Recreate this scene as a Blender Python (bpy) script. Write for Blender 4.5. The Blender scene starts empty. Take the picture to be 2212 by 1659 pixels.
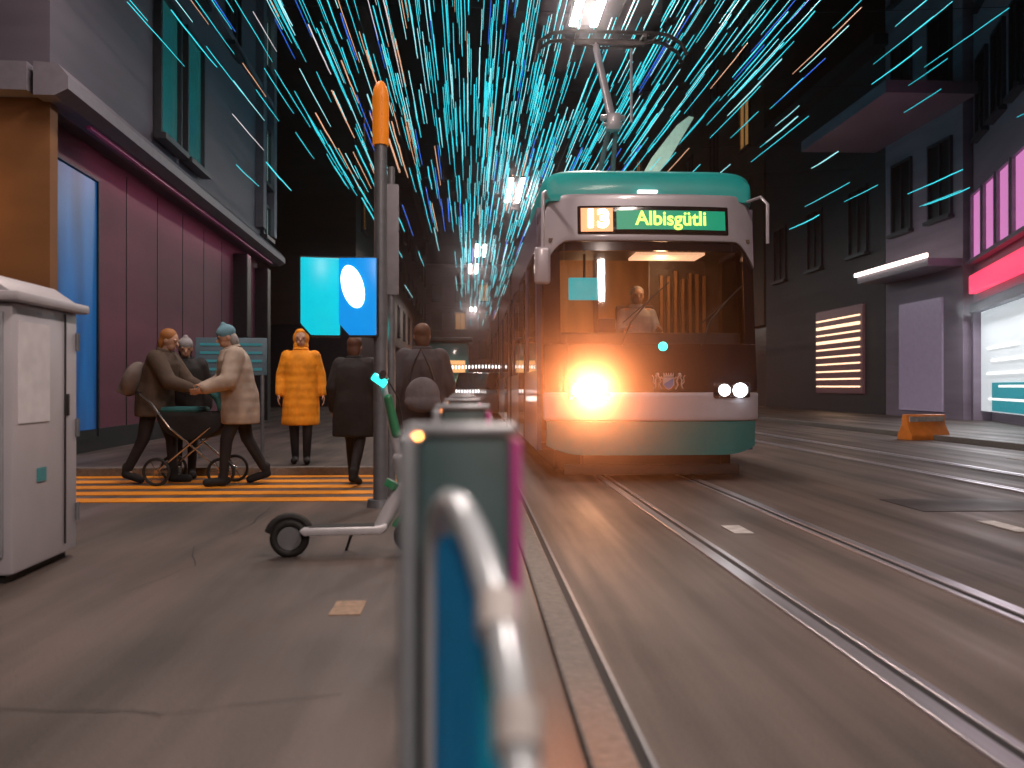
import bpy, bmesh, math, random
from mathutils import Vector, Matrix
rnd = random.Random(7)
R = math.radians
SC = bpy.context.scene
COL = SC.collection

# ------------------------------------------------------------------ camera
F = 1900.0                      # focal length in pixels of a 2212 px wide picture
YAW = math.atan((1106 - 1015) / F)
CAMZ = 1.05
cam = bpy.data.cameras.new('camera')
camo = bpy.data.objects.new('camera', cam)
COL.objects.link(camo)
camo.location = (0, 0, CAMZ)
camo.rotation_euler = (R(90) + 5.5 / F, 0, -YAW)
cam.sensor_width = 36
cam.lens = 36 * F / 2212
cam.clip_start = 0.02
cam.clip_end = 1000
cam.dof.use_dof = True
cam.dof.focus_distance = 9.6
cam.dof.aperture_fstop = 2.0
SC.camera = camo

# ------------------------------------------------------------------ world, moonlight, exposure
W = bpy.data.worlds.new('World')
SC.world = W
W.use_nodes = True
wn = W.node_tree
bg = wn.nodes['Background']
sky = wn.nodes.new('ShaderNodeTexSky')
sky.sky_type = 'NISHITA'
sky.sun_disc = False
sky.sun_elevation = R(-6)
sky.sun_rotation = R(200)
wn.links.new(sky.outputs[0], bg.inputs[0])
bg.inputs[1].default_value = 0.05
moon = bpy.data.lights.new('moonlight', 'SUN')
moon.energy = 0.02
moon.angle = R(0.5)
moon.color = (0.75, 0.85, 1.0)
mo = bpy.data.objects.new('moonlight', moon)
COL.objects.link(mo)
mo.rotation_euler = (R(40), 0, R(160))
SC.view_settings.view_transform = 'Standard'
SC.view_settings.look = 'None'
SC.view_settings.exposure = 0.0
SC.view_settings.gamma = 1.0
SC.cycles.use_denoising = True
SC.cycles.max_bounces = 5
SC.cycles.use_adaptive_sampling = True
SC.cycles.adaptive_threshold = 0.04
SC.cycles.transparent_max_bounces = 12
SC.cycles.volume_bounces = 0
SC.cycles.sample_clamp_indirect = 3.0
SC.cycles.caustics_reflective = False
SC.cycles.caustics_refractive = False


def P(px, py, Y):
    """world point seen at pixel (px, py) of the 2212 x 1659 picture at the street depth Y"""
    u = (px - 1106) / F
    t = Y / (math.cos(YAW) - math.sin(YAW) * u)
    return Vector(((math.sin(YAW) + math.cos(YAW) * u) * t, Y, CAMZ - (py - 835) / F * t))


def pix(p):
    fx = p[0] * math.sin(YAW) + p[1] * math.cos(YAW)
    rx = p[0] * math.cos(YAW) - p[1] * math.sin(YAW)
    return 1106 + F * rx / fx, 835 - F * (p[2] - CAMZ) / fx


# ------------------------------------------------------------------ materials
MATS = {}


def mat(name, col, rough=0.6, metal=0.0, var=0.12, scale=8.0, bump=0.0, bscale=60.0, stretch=None,
        emit=None, estr=0.0, spec=0.5, coat=0.0, nosample=False, kind='noise', alpha_glass=0.0):
    if name in MATS:
        return MATS[name]
    m = bpy.data.materials.new(name)
    m.use_nodes = True
    n, l = m.node_tree.nodes, m.node_tree.links
    b = n['Principled BSDF']
    b.inputs['Roughness'].default_value = rough
    b.inputs['Metallic'].default_value = metal
    b.inputs['Specular IOR Level'].default_value = spec
    b.inputs['Coat Weight'].default_value = coat
    b.inputs['Coat Roughness'].default_value = 0.08
    tc = n.new('ShaderNodeTexCoord')
    mp = n.new('ShaderNodeMapping')
    if stretch:
        mp.inputs['Scale'].default_value = stretch
    l.new(tc.outputs['Object'], mp.inputs[0])
    nz = n.new('ShaderNodeTexNoise')
    nz.inputs['Scale'].default_value = scale
    nz.inputs['Detail'].default_value = 5
    l.new(mp.outputs[0], nz.inputs['Vector'])
    rp = n.new('ShaderNodeValToRGB')
    rp.color_ramp.elements[0].position = 0.28
    rp.color_ramp.elements[1].position = 0.72
    c = Vector(col[:3])
    rp.color_ramp.elements[0].color = (*(c * (1 - var)), 1)
    rp.color_ramp.elements[1].color = (*(c * (1 + var)), 1)
    l.new(nz.outputs['Fac'], rp.inputs[0])
    l.new(rp.outputs[0], b.inputs['Base Color'])
    if bump:
        bt = n.new('ShaderNodeTexNoise')
        bt.inputs['Scale'].default_value = bscale
        bt.inputs['Detail'].default_value = 4
        l.new(mp.outputs[0], bt.inputs['Vector'])
        bp = n.new('ShaderNodeBump')
        bp.inputs['Strength'].default_value = bump
        bp.inputs['Distance'].default_value = 0.01
        src = bt.outputs['Fac']
        if kind == 'quilt':
            wv = n.new('ShaderNodeTexWave')
            wv.wave_type = 'BANDS'
            wv.bands_direction = 'Z'
            wv.inputs['Scale'].default_value = 3.2
            wv.inputs['Distortion'].default_value = 1.2
            wv.inputs['Detail'].default_value = 1
            l.new(tc.outputs['Object'], wv.inputs['Vector'])
            src = wv.outputs['Fac']
            bp.inputs['Distance'].default_value = 0.006
        l.new(src, bp.inputs['Height'])
        l.new(bp.outputs[0], b.inputs['Normal'])
    if emit:
        b.inputs['Emission Color'].default_value = (*emit, 1)
        b.inputs['Emission Strength'].default_value = estr
    if nosample:
        m.cycles.emission_sampling = 'NONE'
    MATS[name] = m
    return m


def glass(name, tint, refl_rough=0.03, clear=0.9, ior=1.5):
    """thin window glass: clear transmission plus fresnel reflection"""
    if name in MATS:
        return MATS[name]
    m = bpy.data.materials.new(name)
    m.use_nodes = True
    n, l = m.node_tree.nodes, m.node_tree.links
    n.remove(n['Principled BSDF'])
    t = n.new('ShaderNodeBsdfTransparent')
    t.inputs[0].default_value = (*[x * clear for x in tint], 1)
    g = n.new('ShaderNodeBsdfGlossy')
    g.inputs['Roughness'].default_value = refl_rough
    fr = n.new('ShaderNodeFresnel')
    fr.inputs[0].default_value = ior
    mx = n.new('ShaderNodeMixShader')
    l.new(fr.outputs[0], mx.inputs[0])
    l.new(t.outputs[0], mx.inputs[1])
    l.new(g.outputs[0], mx.inputs[2])
    l.new(mx.outputs[0], n['Material Output'].inputs[0])
    MATS[name] = m
    return m


# ------------------------------------------------------------------ mesh helpers
class MB:
    def __init__(self):
        self.bm = bmesh.new()

    def box(self, c, s, rot=None):
        M = Matrix.Translation(c)
        if rot is not None:
            M = M @ (rot if isinstance(rot, Matrix) else Matrix.Rotation(rot, 4, 'Z'))
        M = M @ Matrix.Diagonal((s[0], s[1], s[2], 1))
        bmesh.ops.create_cube(self.bm, size=1, matrix=M)
        return self

    def ell(self, c, r, rot=None, u=20, v=14):
        M = Matrix.Translation(c)
        if rot is not None:
            M = M @ rot
        M = M @ Matrix.Diagonal((r[0], r[1], r[2], 1))
        bmesh.ops.create_uvsphere(self.bm, u_segments=u, v_segments=v, radius=1, matrix=M)
        return self

    def cone(self, p0, p1, r0, r1=None, n=16):
        r1 = r0 if r1 is None else r1
        p0, p1 = Vector(p0), Vector(p1)
        d = p1 - p0
        if d.length < 1e-6:
            return self
        M = Matrix.Translation((p0 + p1) / 2) @ d.to_track_quat('Z', 'Y').to_matrix().to_4x4()
        bmesh.ops.create_cone(self.bm, cap_ends=True, segments=n, radius1=r0, radius2=r1, depth=d.length, matrix=M)
        return self

    def cap(self, p0, r0, p1, r1, n=14):
        self.cone(p0, p1, r0, r1, n)
        self.ell(p0, (r0, r0, r0), None, n, 10)
        self.ell(p1, (r1, r1, r1), None, n, 10)
        return self

    def tube(self, pts, r, n=10, close=False):
        pts = [Vector(p) for p in pts]
        k = len(pts)
        rings = []
        ref = None
        for i, p in enumerate(pts):
            if close:
                t = pts[(i + 1) % k] - pts[i - 1]
            else:
                t = pts[min(i + 1, k - 1)] - pts[max(i - 1, 0)]
            t.normalize()
            if ref is None:
                ref = Vector((0, 0, 1)) if abs(t.z) < 0.9 else Vector((1, 0, 0))
            a = ref - t * ref.dot(t)
            a.normalize()
            ref = a
            b = t.cross(a)
            rr = r[i] if isinstance(r, (list, tuple)) else r
            rings.append([self.bm.verts.new(p + a * rr * math.cos(2 * math.pi * j / n) + b * rr * math.sin(2 * math.pi * j / n)) for j in range(n)])
        for i in range(k if close else k - 1):
            A, B = rings[i], rings[(i + 1) % k]
            for j in range(n):
                self.bm.faces.new((A[j], A[(j + 1) % n], B[(j + 1) % n], B[j]))
        if not close:
            self.bm.faces.new(rings[0][::-1])
            self.bm.faces.new(rings[-1])
        return self

    def loft(self, rings, caps=True):
        vs = [[self.bm.verts.new(p) for p in ring] for ring in rings]
        n = len(vs[0])
        for A, B in zip(vs, vs[1:]):
            for j in range(n):
                self.bm.faces.new((A[j], A[(j + 1) % n], B[(j + 1) % n], B[j]))
        if caps:
            self.bm.faces.new(vs[0][::-1])
            self.bm.faces.new(vs[-1])
        return self

    def prism(self, poly, fn, t0, t1):
        """extrude the 2-D polygon from t0 to t1; fn(u, v, t) gives the point"""
        a = [self.bm.verts.new(fn(u, v, t0)) for u, v in poly]
        b = [self.bm.verts.new(fn(u, v, t1)) for u, v in poly]
        n = len(poly)
        self.bm.faces.new(a)
        self.bm.faces.new(b[::-1])
        for j in range(n):
            self.bm.faces.new((a[j], b[j], b[(j + 1) % n], a[(j + 1) % n]))
        return self

    def grid(self, x0, x1, lo, hi, fn, thick, nx=24, nz=4):
        """a curved slab: columns x0..x1, rows lo(x)..hi(x); fn(x, z, depth) gives the point"""
        def make(d):
            return [[self.bm.verts.new(fn(x0 + (x1 - x0) * i / nx,
                                          lo(x0 + (x1 - x0) * i / nx) + (hi(x0 + (x1 - x0) * i / nx) - lo(x0 + (x1 - x0) * i / nx)) * k / nz, d))
                     for k in range(nz + 1)] for i in range(nx + 1)]
        f, b = make(0), make(thick)
        bm = self.bm
        for i in range(nx):
            for k in range(nz):
                bm.faces.new((f[i][k], f[i + 1][k], f[i + 1][k + 1], f[i][k + 1]))
                bm.faces.new((b[i][k], b[i][k + 1], b[i + 1][k + 1], b[i + 1][k]))
            bm.faces.new((f[i][0], b[i][0], b[i + 1][0], f[i + 1][0]))
            bm.faces.new((f[i][nz], f[i + 1][nz], b[i + 1][nz], b[i][nz]))
        for k in range(nz):
            bm.faces.new((f[0][k], f[0][k + 1], b[0][k + 1], b[0][k]))
            bm.faces.new((f[nx][k], b[nx][k], b[nx][k + 1], f[nx][k + 1]))
        return self

    def build(self, name, m, parent=None, bevel=0.0, seg=2, smooth=True, remesh=0.0, smooth_iter=4, loc=None):
        bm = self.bm
        bmesh.ops.recalc_face_normals(bm, faces=bm.faces)
        if bevel and not remesh:
            es = [e for e in bm.edges if len(e.link_faces) == 2 and e.calc_face_angle(0) > R(40)]
            bmesh.ops.bevel(bm, geom=es, offset=bevel, offset_type='OFFSET', segments=seg, profile=0.5, affect='EDGES', clamp_overlap=True)
        me = bpy.data.meshes.new(name)
        bm.to_mesh(me)
        bm.free()
        o = bpy.data.objects.new(name, me)
        COL.objects.link(o)
        if remesh:
            md = o.modifiers.new('r', 'REMESH')
            md.mode = 'VOXEL'
            md.voxel_size = remesh
            s = o.modifiers.new('s', 'SMOOTH')
            s.factor = 0.5
            s.iterations = smooth_iter
            dg = bpy.context.evaluated_depsgraph_get()
            me2 = bpy.data.meshes.new_from_object(o.evaluated_get(dg))
            o.modifiers.clear()
            o.data = me2
            bpy.data.meshes.remove(me)
            me = me2
            me.name = name
        me.materials.clear()
        me.materials.append(m)
        if smooth:
            for p in me.polygons:
                p.use_smooth = True
            if not remesh:
                try:
                    me.set_sharp_from_angle(angle=R(42))
                except Exception:
                    pass
        if parent:
            o.parent = parent
        if loc is not None:
            o.location = loc
        return o


def tag(o, label=None, cat=None, group=None, kind=None):
    if label:
        o['label'] = label
    if cat:
        o['category'] = cat
    if group:
        o['group'] = group
    if kind:
        o['kind'] = kind
    return o


def thing(name, label, cat, loc=(0, 0, 0), rz=0.0, group=None):
    o = bpy.data.objects.new(name, None)
    o.empty_display_size = 0.2
    COL.objects.link(o)
    o.location = loc
    o.rotation_euler = (0, 0, rz)
    return tag(o, label, cat, group)


def lamp(name, kind, energy, col, loc, parent=None, size=0.1, rot=None, **kw):
    d = bpy.data.lights.new(name, kind)
    d.energy = energy
    d.color = col
    if kind == 'AREA':
        d.shape = 'RECTANGLE'
        d.size, d.size_y = size
    else:
        d.shadow_soft_size = size
    for k, v in kw.items():
        setattr(d, k, v)
    o = bpy.data.objects.new(name, d)
    COL.objects.link(o)
    o.location = loc
    if rot:
        o.rotation_euler = rot
    if parent:
        o.parent = parent
    return o


def copy_tree(o, parent=None):
    c = o.copy()
    COL.objects.link(c)
    if parent:
        c.parent = parent
    for ch in o.children:
        copy_tree(ch, c)
    return c


def text_mesh(name, s, size, m, parent, loc, rot, ext=0.002, sx=1.0, bold=0.0):
    cu = bpy.data.curves.new(name, 'FONT')
    cu.body = s
    cu.size = size
    cu.extrude = ext
    cu.offset = bold
    cu.align_x = 'CENTER'
    cu.align_y = 'CENTER'
    t = bpy.data.objects.new(name, cu)
    COL.objects.link(t)
    dg = bpy.context.evaluated_depsgraph_get()
    me = bpy.data.meshes.new_from_object(t.evaluated_get(dg))
    bpy.data.objects.remove(t)
    me.materials.clear()
    me.materials.append(m)
    o = bpy.data.objects.new(name, me)
    COL.objects.link(o)
    o.parent = parent
    o.location = loc
    o.rotation_euler = rot
    o.scale = (sx, 1, 1)
    return o


# ------------------------------------------------------------------ the material set
def asphalt(name, col, streak_col, stretch):
    m = bpy.data.materials.new(name)
    m.use_nodes = True
    n, l = m.node_tree.nodes, m.node_tree.links
    b = n['Principled BSDF']
    tc = n.new('ShaderNodeTexCoord')
    mp = n.new('ShaderNodeMapping')
    mp.inputs['Scale'].default_value = stretch
    l.new(tc.outputs['Object'], mp.inputs[0])
    def noise(sc, det, vec):
        z = n.new('ShaderNodeTexNoise')
        z.inputs['Scale'].default_value = sc
        z.inputs['Detail'].default_value = det
        l.new(vec, z.inputs['Vector'])
        return z.outputs['Fac']
    zoom_streak = noise(1.0, 6, mp.outputs[0])          # stretched streaks put into the colour to imitate zoom blur
    blot = noise(0.7, 6, tc.outputs['Object'])
    grain = noise(110, 3, tc.outputs['Object'])
    def math_(op, a, b_):
        z = n.new('ShaderNodeMath')
        z.operation = op
        for i, v in enumerate((a, b_)):
            if isinstance(v, (int, float)):
                z.inputs[i].default_value = v
            else:
                l.new(v, z.inputs[i])
        return z.outputs[0]
    s = math_('ADD', math_('MULTIPLY', zoom_streak, 0.5), math_('MULTIPLY', blot, 0.3))
    s = math_('ADD', s, math_('MULTIPLY', grain, 0.2))
    rp = n.new('ShaderNodeValToRGB')
    rp.color_ramp.elements[0].position = 0.40
    rp.color_ramp.elements[1].position = 0.60
    rp.color_ramp.elements[0].color = (*col, 1)
    rp.color_ramp.elements[1].color = (*streak_col, 1)
    l.new(s, rp.inputs[0])
    l.new(rp.outputs[0], b.inputs['Base Color'])
    rr = n.new('ShaderNodeMapRange')
    rr.inputs['From Min'].default_value = 0.3
    rr.inputs['From Max'].default_value = 0.7
    rr.inputs['To Min'].default_value = 0.66
    rr.inputs['To Max'].default_value = 0.38
    l.new(zoom_streak, rr.inputs[0])
    l.new(rr.outputs[0], b.inputs['Roughness'])
    bp = n.new('ShaderNodeBump')
    bp.inputs['Strength'].default_value = 0.35
    bp.inputs['Distance'].default_value = 0.006
    l.new(grain, bp.inputs['Height'])
    l.new(bp.outputs[0], b.inputs['Normal'])
    return m


M_road = asphalt('asphalt_road', (0.050, 0.040, 0.036), (0.165, 0.128, 0.112), (3.4, 0.16, 1))
M_pave = asphalt('asphalt_pavement', (0.036, 0.029, 0.026), (0.145, 0.110, 0.096), (2.4, 0.2, 1))
M_kerb = mat('kerb_granite', (0.15, 0.135, 0.125), 0.6, var=0.25, scale=30, bump=0.3)
M_rail = mat('rail_steel', (0.72, 0.68, 0.74), 0.34, 0.9, var=0.15, scale=3, stretch=(6, 0.4, 1))
M_groove = mat('rail_groove', (0.012, 0.012, 0.014), 0.7)
M_trackbed = mat('track_concrete', (0.15, 0.118, 0.104), 0.55, var=0.35, scale=2, stretch=(4, .2, 1), bump=0.2)
M_paint = mat('crossing_paint', (0.85, 0.30, 0.012), 0.55, var=0.1, scale=14, bump=0.2)
M_white = mat('white_paint', (0.55, 0.53, 0.52), 0.6, var=0.25, scale=12)
M_teal = mat('teal_paint', (0.002, 0.40, 0.39), 0.45, var=0.06, scale=3, coat=0.1)
M_teal_d = mat('dark_teal_paint', (0.0, 0.19, 0.20), 0.4, var=0.08, scale=3, coat=0.4)
M_silver = mat('silver_paint', (0.45, 0.42, 0.47), 0.35, 0.15, var=0.05, scale=4, coat=0.4)
M_black = mat('black_gloss', (0.012, 0.010, 0.014), 0.12, var=0.1, coat=0.6)
M_rubber = mat('rubber', (0.012, 0.012, 0.012), 0.7, bump=0.2)
M_dark = mat('dark_metal', (0.03, 0.03, 0.033), 0.45, 0.6)
M_steel = mat('brushed_steel', (0.62, 0.60, 0.60), 0.18, 1.0, var=0.08, scale=20, stretch=(1, 1, 12))
M_grey = mat('grey_metal', (0.20, 0.21, 0.23), 0.45, 0.4, var=0.15, scale=10)
M_glass = glass('windscreen_glass', (0.95, 0.97, 0.97))
M_sglass = glass('window_glass', (0.6, 0.65, 0.7), clear=0.8)
M_lens = mat('headlamp_glow', (0.8, 0.8, 0.8), 0.3, emit=(1.0, 0.45, 0.22), estr=80)
M_lens2 = mat('headlamp_cool', (0.8, 0.8, 0.8), 0.3, emit=(0.95, 0.98, 1.0), estr=14)
M_tealglow = mat('teal_signal', (0.0, 0.4, 0.4), 0.3, emit=(0.03, 0.9, 0.8), estr=2.5)

# ------------------------------------------------------------------ setting: ground, tracks, kerbs, crossing
def sheet(name, poly, z, m, kind='structure'):
    mb = MB()
    vs = [mb.bm.verts.new((x, y, z)) for x, y in poly]
    mb.bm.faces.new(vs)
    return tag(mb.build(name, m, smooth=False), kind=kind)


sheet('road', [(-160, -60), (160, -60), (160, 260), (-160, 260)], 0, M_road)
PAVE = 0.10
SIDE0, SIDE1 = 7.35, 10.45          # the side street crosses the left pavement here
KX = 0.30
def slab(name, x0, x1, y0, y1, z1, m, z0=-0.05):
    return tag(MB().box(((x0 + x1) / 2, (y0 + y1) / 2, (z0 + z1) / 2), (x1 - x0, y1 - y0, z1 - z0)).build(name, m, bevel=0.012, smooth=False), kind='structure')
slab('pavement', -40, KX - 0.001, -20, SIDE0, PAVE, M_pave)
slab('kerb', KX, KX + 0.13, -20, SIDE0, PAVE + 0.004, M_kerb)
slab('pavement', -40, -0.9, SIDE1 + 0.14, 200, PAVE, M_pave)
slab('kerb', -40, -0.9, SIDE1, SIDE1 + 0.139, PAVE + 0.004, M_kerb)
slab('kerb', -0.899, -0.77, SIDE1, 200, PAVE + 0.004, M_kerb)
slab('pavement', 9.2, 60, -20, 200, PAVE, M_pave)
slab('kerb', 9.07, 9.199, -20, 200, PAVE + 0.004, M_kerb)
# gutter slot beside the kerb
mb = MB()
mb.box((0.47, 45, 0.003), (0.06, 130, 0.004))
tag(mb.build('gutter_slot', M_groove, smooth=False), kind='structure')
mb = MB()
mb.box((0.509, 45, 0.004), (0.018, 130, 0.008))
tag(mb.build('gutter_edge', M_grey, smooth=False), kind='structure')
TX = 2.02
def track(cx):
    rails, gr = MB(), MB()
    for s in (-1, 1):
        x = cx + s * 0.525
        rails.box((x, 90, 0.006), (0.075, 260, 0.016))
        gr.box((x - s * 0.058, 90, 0.004), (0.040, 260, 0.008))
        rails.box((x - s * 0.096, 90, 0.005), (0.036, 260, 0.013))
    tag(rails.build('tram_rails', M_rail, bevel=0.003, smooth=False), kind='structure')
    tag(gr.build('rail_groove', M_groove, smooth=False), kind='structure')
track(TX)
track(6.0)
# crossing stripes
for i in range(6):
    y = 7.72 + 0.53 * i
    mb = MB()
    mb.box((-2.75, y, 0.004), (3.9, 0.27, 0.006))
    tag(mb.build('crossing_stripe', M_paint, smooth=False), kind='structure')
tag(MB().box((-0.52, 3.8, PAVE + 0.001), (0.13, 0.24, 0.006)).build('pavement_mark', mat('faded_mark', (0.30, 0.20, 0.13), 0.6, var=.3, scale=30), smooth=False), kind='structure')
M_patch = asphalt('asphalt_patch', (0.022, 0.018, 0.017), (0.07, 0.056, 0.050), (1.2, 1.2, 1))
for (x, y, w_, l_) in ((4.4, 7.6, 1.2, 0.8), (3.4, 3.9, 0.5, 1.3), (7.6, 9.2, 1.4, 0.6)):
    tag(MB().box((x, y, 0.002), (w_, l_, 0.005)).build('asphalt_repair', M_patch, smooth=False), kind='structure')
for pts in ([(-2.9, 2.5), (-2.3, 2.62), (-1.9, 2.5), (-1.4, 2.66), (-0.9, 2.6), (-0.3, 2.75)], [(-1.6, 4.1), (-1.45, 4.7), (-1.62, 5.3), (-1.5, 6.0), (-1.56, 7.2)]):
    z = PAVE if pts[0][0] < 0 else 0.0
    mb = MB()
    q = []
    for a, c in zip(pts, pts[1:]):
        for k in range(6):
            t = k / 6
            q.append((a[0] + (c[0] - a[0]) * t + rnd.uniform(-0.015, 0.015), a[1] + (c[1] - a[1]) * t + rnd.uniform(-0.015, 0.015)))
    vs = [(mb.bm.verts.new((x - 0.003, y - 0.002, z + 0.0045)), mb.bm.verts.new((x + 0.001, y + 0.002, z + 0.0045))) for x, y in q]
    for a, c in zip(vs, vs[1:]):
        mb.bm.faces.new((a[0], a[1], c[1], c[0]))
    tag(mb.build('pavement_crack', M_groove, smooth=False), kind='structure')
# lane marks on the right
for (x, y, ln) in ((3.9, 4.8, 0.8), (7.9, 7.4, 2.0), (7.9, 11.5, 2.0), (1.95, 6.35, 0.35), (4.0, 6.4, 0.5)):
    tag(MB().box((x, y, 0.005), (0.14, ln, 0.006)).build('lane_mark', M_white, smooth=False), kind='structure')

# ------------------------------------------------------------------ buildings
def frame_of(A, B):
    d = Vector((B[0] - A[0], B[1] - A[1], 0))
    return math.atan2(d.y, d.x), d.length


def clad(name, col, pitch=0.45, var=0.12, rough=0.55, depth=0.02):
    """horizontal ribs and streaks that imitate zoom blur, laid as boards or stone courses"""
    m = mat(name, col, rough, var=var, scale=1.3, stretch=(0.25, 0.25, 2.2))  # tone drawn out along the facade to imitate zoom blur
    n, l = m.node_tree.nodes, m.node_tree.links
    tc = [x for x in n if x.type == 'TEX_COORD'][0]
    wv = n.new('ShaderNodeTexWave')
    wv.wave_type = 'BANDS'
    wv.bands_direction = 'Z'
    wv.wave_profile = 'SAW'
    wv.inputs['Scale'].default_value = 1 / pitch / 3.2
    wv.inputs['Distortion'].default_value = 0.1
    l.new(tc.outputs['Object'], wv.inputs['Vector'])
    bp = n.new('ShaderNodeBump')
    bp.inputs['Strength'].default_value = 0.5
    bp.inputs['Distance'].default_value = depth
    l.new(wv.outputs['Fac'], bp.inputs['Height'])
    l.new(bp.outputs[0], n['Principled BSDF'].inputs['Normal'])
    return m


M_frame = mat('window_frame', (0.05, 0.05, 0.06), 0.4, 0.3)
M_pane_dark = mat('dark_pane', (0.010, 0.012, 0.014), 0.3, spec=0.3)
M_pane_teal = mat('teal_pane', (0.01, 0.09, 0.10), 0.15, emit=(0.01, 0.10, 0.10), estr=0.45)
M_pane_lit = mat('lit_pane', (0.3, 0.4, 0.38), 0.3, emit=(0.30, 0.55, 0.48), estr=0.45)
M_pane_warm = mat('warm_pane', (0.4, 0.25, 0.12), 0.3, emit=(0.9, 0.42, 0.12), estr=0.25)


def window(par, x, z, w, h, pane, y=0.0, cross=True, mf=None):
    mb = MB()
    t = 0.07
    mb.box((x - w / 2 + t / 2, y, z), (t, 0.12, h)).box((x + w / 2 - t / 2, y, z), (t, 0.12, h))
    mb.box((x, y, z + h / 2 - t / 2), (w - 2 * t, 0.12, t)).box((x, y, z - h / 2 + t / 2), (w - 2 * t, 0.12, t))
    if cross:
        mb.box((x, y, z), (0.05, 0.09, h - 2 * t))
    fr = mb.build('window', mf or M_frame, par, smooth=False)
    MB().box((x, y + 0.035, z), (w - 2 * t, 0.03, h - 2 * t)).build('pane', pane, fr, smooth=False)
    s = MB().box((x, y - 0.06, z - h / 2 - 0.05), (w + 0.16, 0.2, 0.1)).build('sill', mf or M_frame, fr, smooth=False)
    return fr


# --- left corner shop
M_lupper = clad('violet_cladding', (0.125, 0.108, 0.14), 0.5)
M_cornice = mat('pale_cornice', (0.19, 0.175, 0.21), 0.5, var=0.1)
M_purple = mat('purple_panel', (0.15, 0.045, 0.075), 0.6, var=0.22, scale=0.8, stretch=(.4, .4, 1.6))
M_brown = mat('brown_render', (0.20, 0.085, 0.028), 0.7, var=0.25, scale=0.9, stretch=(.3, .3, 1.5))
A, B = (-5.02, 11.2), (-5.55, 25.6)
ang, LN = frame_of(A, B)
b = thing('shop_building', 'grey violet corner building with a purple shopfront and a brown side wall', 'building', (A[0], A[1], 0), ang)
MB().box((LN / 2 + 0.05, 4.6, 2.3), (LN - 0.6, 8.2, 4.6)).build('shopfront', M_purple, b, smooth=False)
MB().box((-0.12, 4.3, 2.28), (0.22, 8.4, 4.56)).build('side_wall', M_brown, b, smooth=False)
MB().box((LN / 2, 4.35, 11.8), (LN, 8.3, 14.4)).build('upper_wall', M_lupper, b, smooth=False)
mb = MB()
mb.prism([(-0.22, 4.60), (-0.22, 4.75), (-0.1, 4.9), (0.18, 4.92), (0.18, 4.52), (-0.06, 4.52)], lambda u, v, t: (t, u, v), -0.5, LN + 0.1)
mb.box((-0.36, 4.4, 4.74), (0.3, 8.3, 0.34))
mb.build('cornice', M_cornice, b, smooth=False)
for x in (LN - 0.35, LN - 3.0):
    MB().box((x, 0.35, 2.2), (0.45, 0.4, 4.38)).build('pillar', M_dark, b, bevel=0.02, smooth=False)
for x in (4.6, 6.2):
    for k in range(3):
        window(b, x, 6.6 + 3.4 * k, 1.25, 2.5, M_pane_teal, y=0.12, cross=False)
for x in (2.4, 9.6):
    for k in range(1, 3):
        window(b, x, 6.6 + 3.4 * k, 1.1, 2.2, M_pane_dark, y=0.12)
for z, h in ((7.45, 1.6), (5.65, 0.9), (10.6, 1.6)):
    window(b, LN - 0.85, z, 1.0, h, M_pane_lit, y=0.16)
for z in (9.0, 12.4):
    MB().box((LN / 2, 0.11, z), (LN, 0.18, 0.14)).build('string_course', M_cornice, b, smooth=False)
for x in (LN - 0.2, LN - 1.75):
    MB().box((x, 0.1, 11.6), (0.4, 0.2, 12.6)).build('pilaster', M_cornice, b, smooth=False)
M_blue = mat('blue_neon', (0.02, 0.1, 0.4), 0.3, emit=(0.0, 0.15, 0.6), estr=0.3)
M_mag = mat('magenta_glow', (0.3, 0.02, 0.15), 0.3, emit=(0.25, 0.04, 0.12), estr=0.12)
bpy.context.view_layer.update()
M_blueglow = mat('blue_wall_glow', (0.01, 0.03, 0.08), 0.35, var=0.2, scale=1.2, emit=(0.0, 0.075, 0.26), estr=1.0)  # blue glow on the wall, put into an emissive panel
nt_ = M_blueglow.node_tree
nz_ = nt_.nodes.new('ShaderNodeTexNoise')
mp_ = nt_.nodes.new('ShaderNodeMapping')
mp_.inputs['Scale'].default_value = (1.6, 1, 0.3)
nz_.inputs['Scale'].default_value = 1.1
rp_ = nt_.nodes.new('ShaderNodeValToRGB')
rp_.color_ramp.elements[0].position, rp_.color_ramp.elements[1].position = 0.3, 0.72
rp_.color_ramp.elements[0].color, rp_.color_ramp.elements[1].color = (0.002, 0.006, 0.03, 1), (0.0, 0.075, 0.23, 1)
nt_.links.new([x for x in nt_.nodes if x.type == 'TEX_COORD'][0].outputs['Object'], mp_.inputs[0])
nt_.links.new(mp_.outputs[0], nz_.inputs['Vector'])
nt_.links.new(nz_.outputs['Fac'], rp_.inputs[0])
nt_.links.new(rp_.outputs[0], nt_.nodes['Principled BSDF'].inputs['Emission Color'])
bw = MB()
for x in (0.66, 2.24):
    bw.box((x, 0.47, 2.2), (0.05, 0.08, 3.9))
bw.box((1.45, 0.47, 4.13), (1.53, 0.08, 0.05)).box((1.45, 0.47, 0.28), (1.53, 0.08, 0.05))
bw = bw.build('glow_panel', M_dark, b, smooth=False)  # frame of the added panel that stands in for the blue wall glow
MB().box((1.45, 0.485, 2.2), (1.52, 0.05, 3.78)).build('pane', M_blueglow, bw, smooth=False)
for x in (3.6, 5.2, 6.8, 8.4, 10.0):
    MB().box((x, 0.497, 2.4), (0.03, 0.012, 4.2)).build('panel_joint', M_dark, b, smooth=False)
MB().box((LN / 2, 0.47, 0.26), (LN - 0.8, 0.06, 0.32)).build('plinth', M_dark, b, smooth=False)
MB().box((LN / 2, 0.02, 4.50), (LN - 1.5, 0.06, 0.04)).build('light_strip', M_mag, b)  # added glowing strip that goes with the wall wash lamp
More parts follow.
